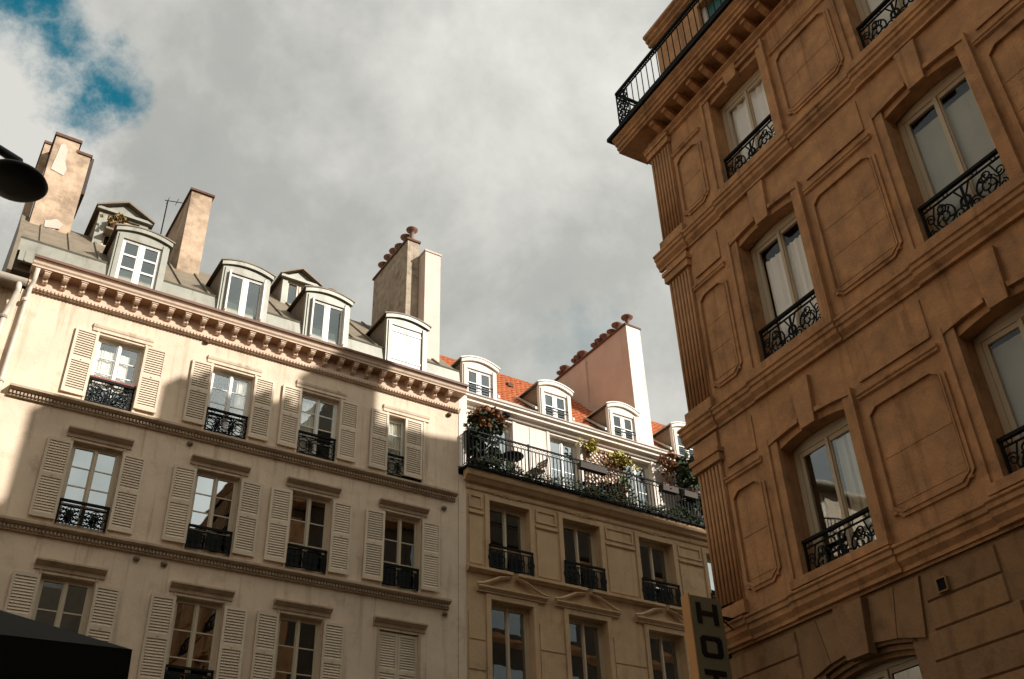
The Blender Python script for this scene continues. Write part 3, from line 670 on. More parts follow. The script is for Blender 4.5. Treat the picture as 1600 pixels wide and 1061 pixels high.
    b = MB(); b.lathe([(.02, -.06), (.10, -.05), (.12, .02), (.03, .06)], n=12); b.build('wall_lamp', 'iron', B, (13.25, .30, 15.60))
    # roof
    ry = lambda z: .6 + (z - 16.2)
    b = MB(); b.prism_x([(.2, 15.87), (.52, 16.18), (.62, 16.18), (.62, 15.87)], X0 + .04, X1); b.build('roof_skirt', 'zinc_pale', B)
    b = MB(); b.prism_x([(.6, 16.17), (1.0, 16.57), (1.2, 16.57), (1.2, 15.9), (.63, 15.9)], X0 + .1, X1); b.build('roof_flashing', 'zinc_pale', B)
    b = MB(); b.prism_x([(.92, 16.46), (4.4, 19.94), (8.0, 19.0), (8.0, 15.9), (1.21, 15.9)], X0 + .1, X1); rf = b.build('roof', 'terracotta_tile', B)
    b = MB()   # overlapping clay tiles
    for r in range(24):
        s = 1.0 + r * .145
        for i in range(68):
            x = X0 + .12 + i * .186 + (r % 2) * .02
            if x > X1 - .2: continue
            j = random.uniform(-.006, .006)
            y, z = s, 16.46 + (s - .92) + .035 + j
            b.add([(x, y, z), (x + .09, y - .025, z + .03), (x + .18, y, z), (x, y + .16, z + .145), (x + .09, y + .145, z + .165), (x + .18, y + .16, z + .145)], [(0, 1, 4, 3), (1, 2, 5, 4), (0, 2, 1)])
    stuff(b.build('clay_tiles', 'terracotta_tile', rf))
    for x in (13.6, 15.0, 14.3): b = MB(); b.prism_x([(0, 0), (0, .12), (.18, .2), (.18, 0)], 0, .2); b.build('roof_vent', 'brick_cap', rf, (x, 2.6 + (x - 14) * .2, 18.25 + (x - 14) * .2))
    for x in (12.5, 15.08, 17.58, 20.1, 22.6):
        o = arch_dormer(B, x, .45, 15.95, 1.12, 17.08, .17, ry, 'plaster_white', 'zinc_pale', .82, 16.02, 16.90, rows=2, mcheek='zinc_dark')
        b = MB(); b.box(-.4, .4, .40, .42, 16.36, 16.385); b.box(-.4, .4, .40, .42, 16.28, 16.295); b.build('guard_bar', 'iron', o)
        for s in (-1, 1): b = MB(); b.prism_x([(ry(16.2) - .1, 16.24), (ry(17.1), 17.12), (ry(17.1), 17.2), (ry(16.2) - .1, 16.32)], s * .66 - .03, s * .66 + .03); b.build('flashing', 'zinc_pale', o)
    # tall party-wall chimney
    c = chimney(B, 18.40, 18.99, .8, 5.0, 15.9, 20.76, 'chimney_salmon', .05, ch=.07,
                pots=[(18.7, 1.0, 1.15), (18.7, 1.55, 1.1), (18.62, 1.8, .9), (18.7, 2.25, 1.1), (18.62, 2.5, .9), (18.7, 2.8, 1.0), (18.7, 3.55, 1.2), (18.62, 3.75, .9), (18.7, 4.0, .95), (18.7, 4.65, 1.15), (18.64, 4.85, .9)])
    b = MB(); b.box(18.402, 18.988, .77, .798, 15.95, 20.75); b.build('painted_end', 'plaster_white', c)
    b = MB(); b.box(18.34, 18.398, 3.0, 3.35, 16.4, 20.6); b.build('flue_pier', 'chimney_salmon', c)
    return B
building_balcony()
# things on the long balcony
def balcony_things():
    p = thing('balcony_plant', 'tall bushy plant with rust-red top at the left end of the long balcony', 'plant', (12.25, 20.02, 13.46), group='plants on the long balcony')
    b = MB(); b.lathe([(.16, 0), (.22, .36), (.19, .36)], n=12); b.build('pot', 'planter_dark', p)
    b = MB(); b.tube([(0, 0, .3), (.03, .02, .9), (0, -.02, 1.5)], [.03, .025, .015], 6); b.build('stem', 'wood_slat', p)
    foliage('foliage', 'leaf_dark', p, (-.08, -.02, .75), (.36, .22, .55), 1300, .15, 11)
    foliage('foliage', 'leaf_autumn', p, (.12, -.05, 1.62), (.46, .24, .30), 560, .11, 12)
    foliage('foliage', 'leaf_dark', p, (.10, 0, 1.45), (.42, .22, .32), 520, .12, 13)
    p = thing('balcony_plant', 'large dark shrub at the right end of the long balcony beside the brown corner', 'plant', (19.45, 20.0, 13.46), group='plants on the long balcony')
    b = MB(); b.lathe([(.2, 0), (.26, .42), (.23, .42)], n=12); b.build('pot', 'planter_dark', p)
    b = MB(); b.tube([(0, 0, .3), (-.04, .02, 1.0), (0, -.02, 1.7)], [.04, .03, .015], 6); b.build('stem', 'wood_slat', p)
    foliage('foliage', 'leaf_dark', p, (.1, -.05, 1.1), (.6, .26, .85), 1900, .16, 21)
    foliage('foliage', 'leaf_autumn', p, (-.55, .05, 1.75), (.42, .16, .28), 420, .11, 22)
    t = thing('lattice_trellis', 'diagonal wooden lattice trellis between two balcony doors', 'trellis', (16.62, 20.36, 13.46))
    b = MB(); W, H = 1.3, 1.95
    for i in range(-16, 17):
        for s in (-1, 1):
            x0 = i * .16; pts = []
            for z in (0, H):
                pts.append((x0 + s * (z - H / 2), z))
            (xa, za), (xb, zb) = pts
            def clip(xa, za, xb, zb):
                lo, hi = 0.0, 1.0
                for q in (-W / 2, W / 2):
                    pass
                dx = xb - xa
                ts = sorted(((-W / 2 - xa) / dx, (W / 2 - xa) / dx)); lo = max(lo, ts[0]); hi = min(hi, ts[1])
                return None if lo >= hi else (xa + dx * lo, za + (zb - za) * lo, xa + dx * hi, za + (zb - za) * hi)
            c = clip(xa, za, xb, zb)
            if c: b.tube([(c[0], -.008 * s, c[1]), (c[2], -.008 * s, c[3])], .019, 4)
    b.build('lattice', 'lattice_wood', t)
    b = MB(); b.ring_frame([(-W / 2 - .02, 0), (W / 2 + .02, 0), (W / 2 + .02, H), (-W / 2 - .02, H)], .035, -.025, .02); b.build('frame', 'lattice_wood', t)
    v = thing('climbing_vine', 'yellow-green climbing vine trailing over the lattice trellis', 'plant', (16.62, 20.28, 13.46))
    b = MB(); b.tube([(-.5, 0, 0), (-.45, 0, .8), (-.55, 0, 1.5), (-.3, 0, 1.95)], .012, 5); b.tube([(.5, 0, 0), (.55, 0, .9), (.4, 0, 1.6), (.75, 0, 1.9)], .012, 5); b.build('stem', 'wood_slat', v)
    for k, (c, rad, n, m) in enumerate([((-.55, -.03, 1.85), (.26, .08, .16), 130, 'leaf_yellow'), ((.62, -.05, 1.72), (.42, .12, .26), 260, 'leaf_yellow'), ((.62, -.03, 1.1), (.22, .1, .35), 130, 'leaf_green'), ((-.1, -.02, .55), (.7, .1, .42), 420, 'leaf_autumn'), ((0, -.06, .4), (.8, .1, .4), 420, 'leaf_dark'), ((.1, -.03, 1.5), (.4, .06, .3), 40, 'leaf_autumn')]):
        foliage('foliage', m, v, c, rad, n, .11, 40 + k)
    # hanging fringe of ivy along the slab
    b = MB(); rnd = random.Random(5)
    for i in range(9000):
        x = rnd.uniform(11.8, 23.5); hgt = .16 + .16 * (math.sin(x * 3.1) * .5 + .5) + .12 * (math.sin(x * 7.7 + 1) * .5 + .5)
        p = Vector((x, 19.70 + rnd.uniform(-.03, .09), 13.44 + rnd.uniform(-.06, hgt)))
        t_ = Vector((rnd.gauss(0, 1), rnd.gauss(0, 1), rnd.gauss(0, 1))).normalized(); q = t_.orthogonal().normalized(); s = rnd.uniform(.04, .09)
        b.add([p, p + t_ * s * .5 + q * s * .4, p + t_ * s, p + t_ * s * .5 - q * s * .4], [(0, 1, 2, 3)])
    o = b.build('ivy_fringe', 'leaf_dark'); o['kind'] = 'stuff'; tag(o, 'low dark ivy along the foot of the long balcony railing', 'ivy')
    for x0, x1, lab in ((15.15, 16.05, 'long dark planter box hung on the balcony railing left of the trellis'), (18.05, 18.62, 'short dark planter box hung on the balcony railing before the third door'), (18.85, 19.35, 'short dark planter box on the railing next to the large dark shrub')):
        t = thing('planter_box', lab, 'planter', ((x0 + x1) / 2, 19.66, 14.16), group='planter boxes on the railing')
        hw = (x1 - x0) / 2; b = MB(); b.prism_x([(-.09, 0), (.07, 0), (.09, .17), (-.11, .17)], -hw, hw); b.build('box', 'planter_dark', t)
        foliage('foliage', 'leaf_green' if x0 < 16 else 'leaf_autumn', t, (0, 0, .2), (hw, .08, .07), 110, .08, int(x0 * 10))
    t = thing('round_table', 'round dark bistro table on the long balcony between two folding chairs', 'table', (13.22, 20.02, 13.46))
    b = MB(); b.lathe([(.30, .70), (.31, .71), (.31, .73), (.30, .74)], n=20); b.build('table_top', 'iron', t)
    for k in range(3):
        a = k * 2.094; b = MB(); b.tube([(.20 * math.cos(a), .20 * math.sin(a), .70), (.03 * math.cos(a + .6), .03 * math.sin(a + .6), .36), (-.22 * math.cos(a), -.22 * math.sin(a), 0)], .014, 5); b.build('leg', 'iron', t)
    for x, rz, lab in ((12.72, 1.45, 'folding slatted chair left of the round balcony table'), (13.95, -1.4, 'folding slatted chair right of the round balcony table')):
        c = thing('folding_chair', lab, 'chair', (x, 20.0, 13.46), (0, 0, rz), group='folding balcony chairs')
        for i in range(6): b = MB(); b.box(-.19, .19, -.18 + i * .065, -.135 + i * .065, .44, .455); b.build('seat_slat', 'wood_slat', c)
        for i in range(3): b = MB(); b.box(-.19, .19, .235 + i * .022, .25 + i * .022, .62 + i * .09, .68 + i * .09); b.build('back_slat', 'wood_slat', c)
        for s in (-1, 1):
            b = MB(); b.tube([(s * .2, -.2, 0), (s * .2, .13, .44), (s * .2, .30, .90)], .012, 5); b.build('leg', 'iron', c)
            b = MB(); b.tube([(s * .18, .24, 0), (s * .18, -.18, .44)], .012, 5); b.build('leg', 'iron', c)
balcony_things()
# ================================================================== brown corner building on the right
BD = Vector((0.05830754, 0.99829867, 0)); BN = Vector((0.99829867, -0.05830754, 0))
BROT = math.atan2(-BD.y, -BD.x)
def building_corner():
    G = thing('corner_building', 'brown stone corner building with fluted pilasters and bracketed top balcony', 'building', tuple(BN * 10), (0, 0, BROT))
    U = [8.765, 5.51, 2.25]; w = 1.33; S = 'stone_brown'; UC = 11.25; UE = -8.0
    def bx(b, u0, u1, y0, y1, z0, z1): return b.box(-u1, -u0, y0, y1, z0, z1)
    def px_(b, prof, u0, u1): return b.prism_x(prof, -u1, -u0)
    rows = [(13.64, 15.74), (9.90, 12.38), (6.36, 8.56)]
    ops = [(-u - w / 2, -u + w / 2, a, c) for u in U for a, c in rows]
    b = MB(); wall_grid(b, -UC, -UE, 5.98, 16.32, ops, .36); b.build('wall', S, G)
    gops = [(-u - .82, -u + .82, 2.6, 5.44) for u in U]
    b = MB(); wall_grid(b, -UC + .05, -UE, 0, 6.25, gops, .3, .05); b.build('base_wall', 'stone_base', G)
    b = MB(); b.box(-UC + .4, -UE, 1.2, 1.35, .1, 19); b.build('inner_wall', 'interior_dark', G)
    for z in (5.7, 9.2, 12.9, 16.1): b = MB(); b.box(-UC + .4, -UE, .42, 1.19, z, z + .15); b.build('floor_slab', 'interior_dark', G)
    # street side facing the shuttered building
    nops = []
    b = MB(); b.add([(-UC, 0, 0), (-UC, 21, 0), (-UC, 21, 16.32), (-UC, 0, 16.32)], [(0, 1, 2, 3)]); b.add([(-UE, 0, 0), (-UE, 21, 0), (-UE, 21, 16.3), (-UE, 0, 16.3)], [(0, 1, 2, 3)])
    b.add([(-UC, 21, 0), (-UE, 21, 0), (-UE, 21, 16.3), (-UC, 21, 16.3)], [(0, 1, 2, 3)]); b.build('side_wall', 'shaded_stone', G)
    for yy in (2.4, 5.6, 8.8, 12.0):
        for za, zb in rows:
            b = MB(); b.box(-UC - .03, -UC - .002, yy - .8, yy + .8, za - .1, zb + .15); o = b.build('side_window', 'shaded_stone', G)
            q = MB(); q.box(-UC - .036, -UC - .031, yy - .6, yy + .6, za, zb); q.build('pane', 'glass', o)
    # string courses
    for zt, pil in ((13.46, 1), (9.74, 1), (6.34, 1)):
        prof = [(-.002, zt - .32), (-.035, zt - .32), (-.035, zt - .27), (-.09, zt - .20), (-.09, zt - .13), (-.12, zt - .11), (-.12, zt - .05), (-.145, zt - .03), (-.145, zt), (-.002, zt + .03)]
        b = MB(); px_(b, prof, UE, 10.60); b.build('string_course', S, G)
        p2 = [(y - .035 if y < -.01 else y, z) for y, z in prof]
        b = MB(); px_(b, p2, 10.602, UC + .19); b.prism_y([(-UC - z * 0 - (-y if y > -.01 else -y), 0) for y, z in []] or [(-UC - .19, zt - .12), (-UC - .02, zt - .32), (-UC - .02, zt), (-UC - .19, zt)], .002, 20); b.build('string_course', S, G)
        for u in U:
            b = MB(); px_(b, [(y - .03 if y < -.01 else y, z + .003) for y, z in prof], u - w / 2 - .26, u + w / 2 + .26); b.build('sill_course', S, G)
            b = MB(); bx(b, u - w / 2 - .22, u + w / 2 + .22, -.12, .0, zt + .05, zt + .17); b.build('sill', S, G)
    # fluted pilasters
    for za, zb in ((13.58, 16.0), (9.86, 12.92), (6.46, 9.02)):
        b = MB(); bx(b, 10.66, UC + .012, -.03, -.002, za, zb); pl = b.build('pilaster', S, G)
        for u0, u1 in ((10.64, 10.668),): pass
        me = cached(('flute', round(zb - za, 2)), lambda q: q.prism_z([(-.028, 0), (-.024, -.022), (-.010, -.034), (.010, -.034), (.024, -.022), (.028, 0)], .16, zb - za - .2), 'flute_rib', S, True)
        for i in range(7): place('flute_rib', me, pl, (-10.70 - i * .0855, -.031, za))
        b = MB(); bx(b, 10.62, UC + .05, -.10, -.002, zb - .16, zb - .02); bx(b, 10.60, UC + .07, -.13, -.002, zb - .02, zb + .06); b.build('capital', S, pl)
        b = MB(); bx(b, 10.62, UC + .05, -.09, -.002, za - .05, za + .14); b.build('plinth', S, pl)
        b = MB(); b.box(-UC - .03, -UC - .002, .02, .6, za, zb); b.build('return_pilaster', S, pl)
        b = MB(); bx(b, 10.66, UC + .01, -.05, -.002, zb + .07, zb + .36 if zb < 15 else zb + .3); b.build('pilaster_block', S, pl)
    # windows, surrounds, keystones, panels
    for r, (za, zb) in enumerate(rows):
        flat = (r == 0)
        for c, u in enumerate(U):
            x = -u
            cur = {(0, 0): ('curtain_white', -.95, .95, 0, .97), (0, 1): ('blind_cream', -.95, .95, .0, .95, .002), (1, 0): ('curtain_white', -.72, .95, 0, .84), (1, 1): ('blind_grey', -.95, .95, 0, .86, .002), (2, 0): ('blind_cream', .1, .95, 0, .95, .03), (2, 1): ('blind_grey', -.95, .95, 0, .9, .002)}.get((r, c))
            casement_window(G, x, .24, za + .03, w - .01, zb - za - .10, 1, 'cream_paint', cur, fw=.09, st=.07, meet=.05, tilt=.008, gl='glass_mid' if (r, c) == (2, 0) else 'glass_clear')
            b = MB(); b.box(x - w / 2, x + w / 2, .235, .30, zb - .07, zb - .001); b.build('head_board', 'cream_paint', G)
            # arched head
            sag = .03 if flat else .085; n = 10; b = MB()
            for i in range(n):
                t0, t1 = 2 * i / n - 1, 2 * (i + 1) / n - 1; z0 = zb - sag * t0 * t0; z1 = zb - sag * t1 * t1
                if abs(z0 - zb) < 1e-6 and abs(z1 - zb) < 1e-6: continue
                b.prism_y([(x + t0 * w / 2, z0 - .004), (x + t1 * w / 2, z1 - .004), (x + t1 * w / 2, zb - .002), (x + t0 * w / 2, zb - .002)], -.004, .20)
            b.build('arched_head', S, G)
            # architrave: jambs, arched band, outer bead
            e = w / 2
            for s in (-1, 1):
                b = MB(); a_ = x + s * (e + .001); b.box(min(a_, a_ + s * .15), max(a_, a_ + s * .15), -.05, -.002, za, zb + .12 - sag)
                a_ = x + s * (e + .151); b.box(min(a_, a_ + s * .05), max(a_, a_ + s * .05), -.085, -.002, za, zb + .20 - sag)
                b.build('architrave', S, G)
            for half in (-1, 1):
                b = MB()
                for i in range(n):
                    t0, t1 = 2 * i / n - 1, 2 * (i + 1) / n - 1; tm = (t0 + t1) / 2 * half
                    if tm < .15 or (not flat and tm < .28): continue
                    k = 1.30; z0 = zb - sag * t0 * t0; z1 = zb - sag * t1 * t1
                    b.prism_y([(x + t0 * e * k, z0 + .10), (x + t1 * e * k, z1 + .10), (x + t1 * e * k, z1 + .17), (x + t0 * e * k, z0 + .17)], -.075, -.003)
                b.build('hood_moulding', S, G)
            b = MB()
            kz = zb + .72 if not flat else zb + .30
            b.prism_y([(x - .14, zb - .03), (x + .14, zb - .03), (x + .18, kz), (x - .18, kz)], -.075, -.002); b.build('keystone', S, G)
            guard_rail(G, x, .06, za + .02, w - .02, .66, 'scrolls')
    def panel(u0, u1, z0, z1, ch, wd=.055):
        b = MB(); b.ring_frame([(-u1 + .001, z0 + ch * .9), (-u1 + ch, z0), (-u0 - ch, z0), (-u0, z0 + ch * .9), (-u0, z1 - ch * .9), (-u0 - ch, z1), (-u1 + ch, z1), (-u1 + .001, z1 - ch * .9)], wd, -.03, -.001)
        b.ring_frame([(-u1 + .001 + wd, z0 + ch * .9), (-u1 + ch + wd * .4, z0 + wd), (-u0 - ch - wd * .4, z0 + wd), (-u0 - wd, z0 + ch * .9), (-u0 - wd, z1 - ch * .9), (-u0 - ch - wd * .4, z1 - wd), (-u1 + ch + wd * .4, z1 - wd), (-u1 + .001 + wd, z1 - ch * .9)], .022, -.048, -.001)
        b.build('panel_moulding', S, G)
        xa, xb, za_, zb_ = -u1 + wd + .05, -u0 - wd - .05, z0 + ch * .95 + .02, z1 - ch * .95 - .02
        k = max(2, round((zb_ - za_) / .52)); hh = (zb_ - za_) / k
        for i in range(k):
            m_ = [xa, xb]
            for p, q in zip(m_, m_[1:]):
                b = MB(); j = random.uniform(.005, .009); g = .002
                b.add([(p + g, 0, za_ + i * hh + g), (q - g, 0, za_ + i * hh + g), (q - g, 0, za_ + (i + 1) * hh - g), (p + g, 0, za_ + (i + 1) * hh - g),
                       (p + g + .006, -j, za_ + i * hh + g + .006), (q - g - .006, -j, za_ + i * hh + g + .006), (q - g - .006, -j, za_ + (i + 1) * hh - g - .006), (p + g + .006, -j, za_ + (i + 1) * hh - g - .006)],
                      [(4, 5, 6, 7), (0, 1, 5, 4), (1, 2, 6, 5), (2, 3, 7, 6), (3, 0, 4, 7)]); b.build('facing_stone', S, G)
        for sx in (-u1 + ch * .45, -u0 - ch * .45):
            b = MB(); b.lathe([(.035, -.02), (.03, .02)], n=8); b.build('rosette', S, G, (sx, -.02, z0 + .08))
    bays = [(9.84, 10.60), (6.50, 7.80), (3.22, 4.55)]
    for u0, u1 in bays:
        for zb, zt in ((6.66, 8.30), (10.08, 12.02), (13.78, 15.30)):
            panel(u0, u1, zb, zt, .17)
            if zb < 13:
                b = MB(); px_(b, [(-.002, zt + .14), (-.04, zt + .16), (-.04, zt + .19), (-.06, zt + .21), (-.06, zt + .24), (-.002, zt + .26)], u0 - .02, u1 + .05); b.build('panel_ledge', S, G)
                b = MB(); bx(b, u0 + .04, u1 - .04, -.02, -.002, zt + .40, zt + .98 if zt < 12 else zt + 1.0); bx(b, u0 + .04, u1 - .04, -.035, -.02, zt + .38, zt + .42); b.build('upper_panel', S, G)
            else:
                b = MB(); px_(b, [(-.002, zt + .10), (-.04, zt + .12), (-.04, zt + .15), (-.06, zt + .18), (-.002, zt + .2)], u0 - .02, u1 + .05); b.build('panel_ledge', S, G)
    # top balcony: soffit mouldings, brackets, slab, railing
    b = MB(); px_(b, [(-.002, 15.98), (-.06, 16.0), (-.06, 16.06), (-.12, 16.10), (-.12, 16.14), (-.002, 16.14)], UE, UC + .12); b.build('frieze_moulding', S, G)
    b = MB(); px_(b, [(-.002, 16.32), (-.42, 16.32), (-.42, 16.37), (-.46, 16.39), (-.46, 16.46), (-.50, 16.48), (-.50, 16.53), (-.56, 16.58), (-.56, 16.63), (.3, 16.63), (.3, 16.325)], UE, UC + .50)
    b.box(-UC - .5, -UC - .002, .302, 20, 16.36, 16.62); b.build('balcony_slab', S, G)
    b = MB(); bx(b, UE, UC + .60, -.62, .5, 16.632, 16.72); b.box(-UC - .60, -UC + .4, .502, 20, 16.632, 16.72); b.build('slab_flashing', 'iron', G)
    me = cached('brk', lambda q: q.prism_x([(-.002, .0), (-.10, .0), (-.20, .03), (-.30, .09), (-.36, .10), (-.36, .178), (-.002, .178)], -.065, .065), 'bracket', S)
    for i in range(46): place('bracket', me, G, (-10.72 + i * .395, 0, 16.14))
    rl = MB(); bx(rl, UE, UC + .20, -.585, -.535, 17.66, 17.72); bx(rl, UE, UC + .20, -.575, -.545, 17.56, 17.58); bx(rl, UE, UC + .20, -.575, -.545, 16.80, 16.83)
    rl.box(-UC - .20, -UC - .15, -.534, 12, 17.66, 17.72); rl.box(-UC - .19, -UC - .16, -.534, 12, 17.56, 17.58); rl.box(-UC - .19, -UC - .16, -.534, 12, 16.80, 16.83)
    rl = rl.build('balcony_railing', 'iron', G)
    def bar(q): q.tube([(0, 0, 0), (0, 0, .95)], .011, 5)
    def knot(q): q.tube(circle(0, .05, .04, 8), .014, 4)
    me = cached('bal_b', bar, 'baluster', 'iron'); kn = cached('knot', knot, 'rail_ring', 'iron')
    for i in range(60):
        u = 11.08 - i * .172
        place('baluster', me, rl, (-u, -.56, 16.72)); place('rail_ring', kn, rl, (-u + .086, -.56, 17.57))
    for i in range(30): place('baluster', me, rl, (-UC - .175, -.4 + i * .172, 16.72))
    b = MB(); hx = -UC - .02
    for k in range(5):
        zc = 16.86 + k * .17; b.tube(spiral(hx - .06, zc, .10, .02, 0, 1.5, 14), .016, 5); b.tube(spiral(hx + .09, zc + .03, .09, .02, math.pi, -1.5, 14), .016, 5)
    b.tube([(hx - .17, 0, 16.75), (hx - .17, 0, 17.66)], .018, 6); b.tube([(hx + .19, 0, 16.75), (hx + .19, 0, 17.6)], .014, 6)
    b.build('scroll_panel', 'iron', rl, (0, -.56, 0))
    # set-back attic
    ua = 10.93
    b = MB(); wall_grid(b, -ua, -UE, 16.66, 19.32, [(-9.55, -8.15, 16.8, 18.9), (-6.3, -4.9, 16.8, 18.9)], .25, .30); b.build('attic_wall', S, G)
    b = MB(); b.add([(-ua, .3, 16.66), (-ua, 20, 16.66), (-ua, 20, 19.32), (-ua, .3, 19.32)], [(0, 1, 2, 3)]); b.build('attic_side_wall', 'shaded_stone', G)
    for x in (-8.85, -5.6):
        b = MB(); b.box(x - .7, x + .7, .5, .56, 16.8, 18.9); d = b.build('attic_door', 'door_teal', G)
        for s in (-1, 1): q = MB(); q.box(x + s * .66 - .05, x + s * .66 + .05, .44, .499, 16.8, 18.9); q.build('door_jamb', 'white_paint', d)
    b = MB(); px_(b, [(.299, 19.25), (.24, 19.27), (.24, 19.34), (.18, 19.38), (.18, 19.44), (.12, 19.48), (.12, 19.55), (.299, 19.57)], UE, ua + .18); b.box(-ua - .18, -ua + .3, .3, 20, 19.30, 19.56); b.build('attic_cornice', S, G)
    b = MB(); z0, z1, i_ = 19.58, 21.62, 1.5
    lo = [(-ua, .32), (-UE, .32), (-UE, 20), (-ua, 20)]; hi = [(-ua + i_, .32 + i_), (-UE - i_, .32 + i_), (-UE - i_, 20 - i_), (-ua + i_, 20 - i_)]
    b.add([(x, y, z0) for x, y in lo] + [(x, y, z1) for x, y in hi], [(0, 1, 5, 4), (1, 2, 6, 5), (2, 3, 7, 6), (3, 0, 4, 7), (4, 5, 6, 7), (0, 3, 2, 1)]); b.build('roof', 'zinc_dark', G)
    # chimney wall across the roof
    b = MB(); b.prism_x([(.875, 18), (.875, 22.65), (3.45, 22.65), (3.45, 24.12), (7.5, 24.25), (11.1, 24.75), (11.1, 18)], -6.25, -5.75); cw = b.build('chimney_wall', 'chimney_stucco', G)
    b = MB(); b.box(-6.24, -4.5, 7.6, 8.5, 18, 26.35); b.build('chimney_stack', 'chimney_stucco', cw)
    for k in range(6): place('chimney_pot', CACHE['pot'], cw, (-6.0, 4.2 + k * .5, 24.13))
    # rusticated ground floor
    cs = .337; zc = 5.93
    def block(q, L, H): 
        d = .018; q.add([(0, 0, 0), (L, 0, 0), (L, 0, H), (0, 0, H), (d, -.028, d), (L - d, -.028, d), (L - d, -.028, H - d), (d, -.028, H - d)], [(4, 5, 6, 7), (0, 1, 5, 4), (1, 2, 6, 5), (2, 3, 7, 6), (3, 0, 4, 7)])
    vz = 5.42
    for r in range(9):
        zt = zc - r * cs; zb = zt - cs
        spans = []; left = UC
        for u in U:
            spans.append((u + (1.09 if zt > vz else .98), left)); left = u - (1.09 if zt > vz else .98)
        spans.append((UE, left))
        for a, c in spans:
            Ltot = c - a; n = max(1, round(Ltot / 1.25)); off = .0
            cutsx = [a + Ltot * i / n for i in range(n + 1)]
            if n > 1 and r % 2: cutsx = [a] + [a + Ltot * (i + .5) / n for i in range(n)] + [c]
            for q0, q1 in zip(cutsx, cutsx[1:]):
                if q1 - q0 < .05 or q1 < 1.0: continue
                L_ = round(q1 - q0 - .006, 3)
                place('stone_block', cached(('blk', L_), lambda q: block(q, L_, cs - .006), 'stone_block', 'stone_base'), G, (-q1 + .003, .05, zb + .003))
    for u in U:
        xs_t = [-1.08, -.68, -.25, .25, .68, 1.08]; xs_b = [-.97, -.56, -.19, .19, .56, .97]
        for i in range(5):
            key = (i == 2); zl = [5.22, 5.33, 5.25, 5.38, 5.33][i]; zr = [5.33, 5.38, 5.25, 5.33, 5.22][i]
            g = .006; b = MB(); y0 = -.10 if key else .015
            b.prism_y([(-u + xs_b[i] + g, zl), (-u + xs_b[i + 1] - g, zr), (-u + xs_t[i + 1] - g, 5.93), (-u + xs_t[i] + g, 5.93)], y0, .05); b.build('voussoir', 'stone_base', G)
        b = MB()
        for k, (rr, yy) in enumerate(((0, .06), (.07, .12), (.13, .18))):
            n = 10
            for i in range(n):
                t0, t1 = 2 * i / n - 1, 2 * (i + 1) / n - 1; zz = lambda t: 5.40 - rr - .13 * t * t
                e = .84 - rr * .2; b.prism_y([(-u + t0 * e, zz(t0) - .06), (-u + t1 * e, zz(t1) - .06), (-u + t1 * e, zz(t1)), (-u + t0 * e, zz(t0))], yy, .3)
        b.build('arch_moulding', 'stone_base', G)
        for s in (-1, 1): b = MB(); a_ = -u + s * .80; b.box(a_ - .07, a_ + .07, .06, .3, 2.6, 5.28); b.build('door_jamb', 'stone_base', G)
        casement_window(G, -u, .34, 2.6, 1.5, 2.62, 2, 'cream_paint', None, fw=.07, st=.07, tilt=.004, gl='glass_dim')
    v = MB(); v.ring_frame([(-7.44, 5.62), (-7.29, 5.62), (-7.29, 5.79), (-7.44, 5.79)], .015, -.035, .03); v = v.build('vent', 'stone_base', G)
    q = MB(); q.box(-7.425, -7.305, -.012, -.004, 5.635, 5.775)
    for i in range(4): q.box(-7.42, -7.31, -.02, -.012, 5.65 + i * .03, 5.66 + i * .03)
    q.build('vent_grille', 'iron', v)
    return G
building_corner()

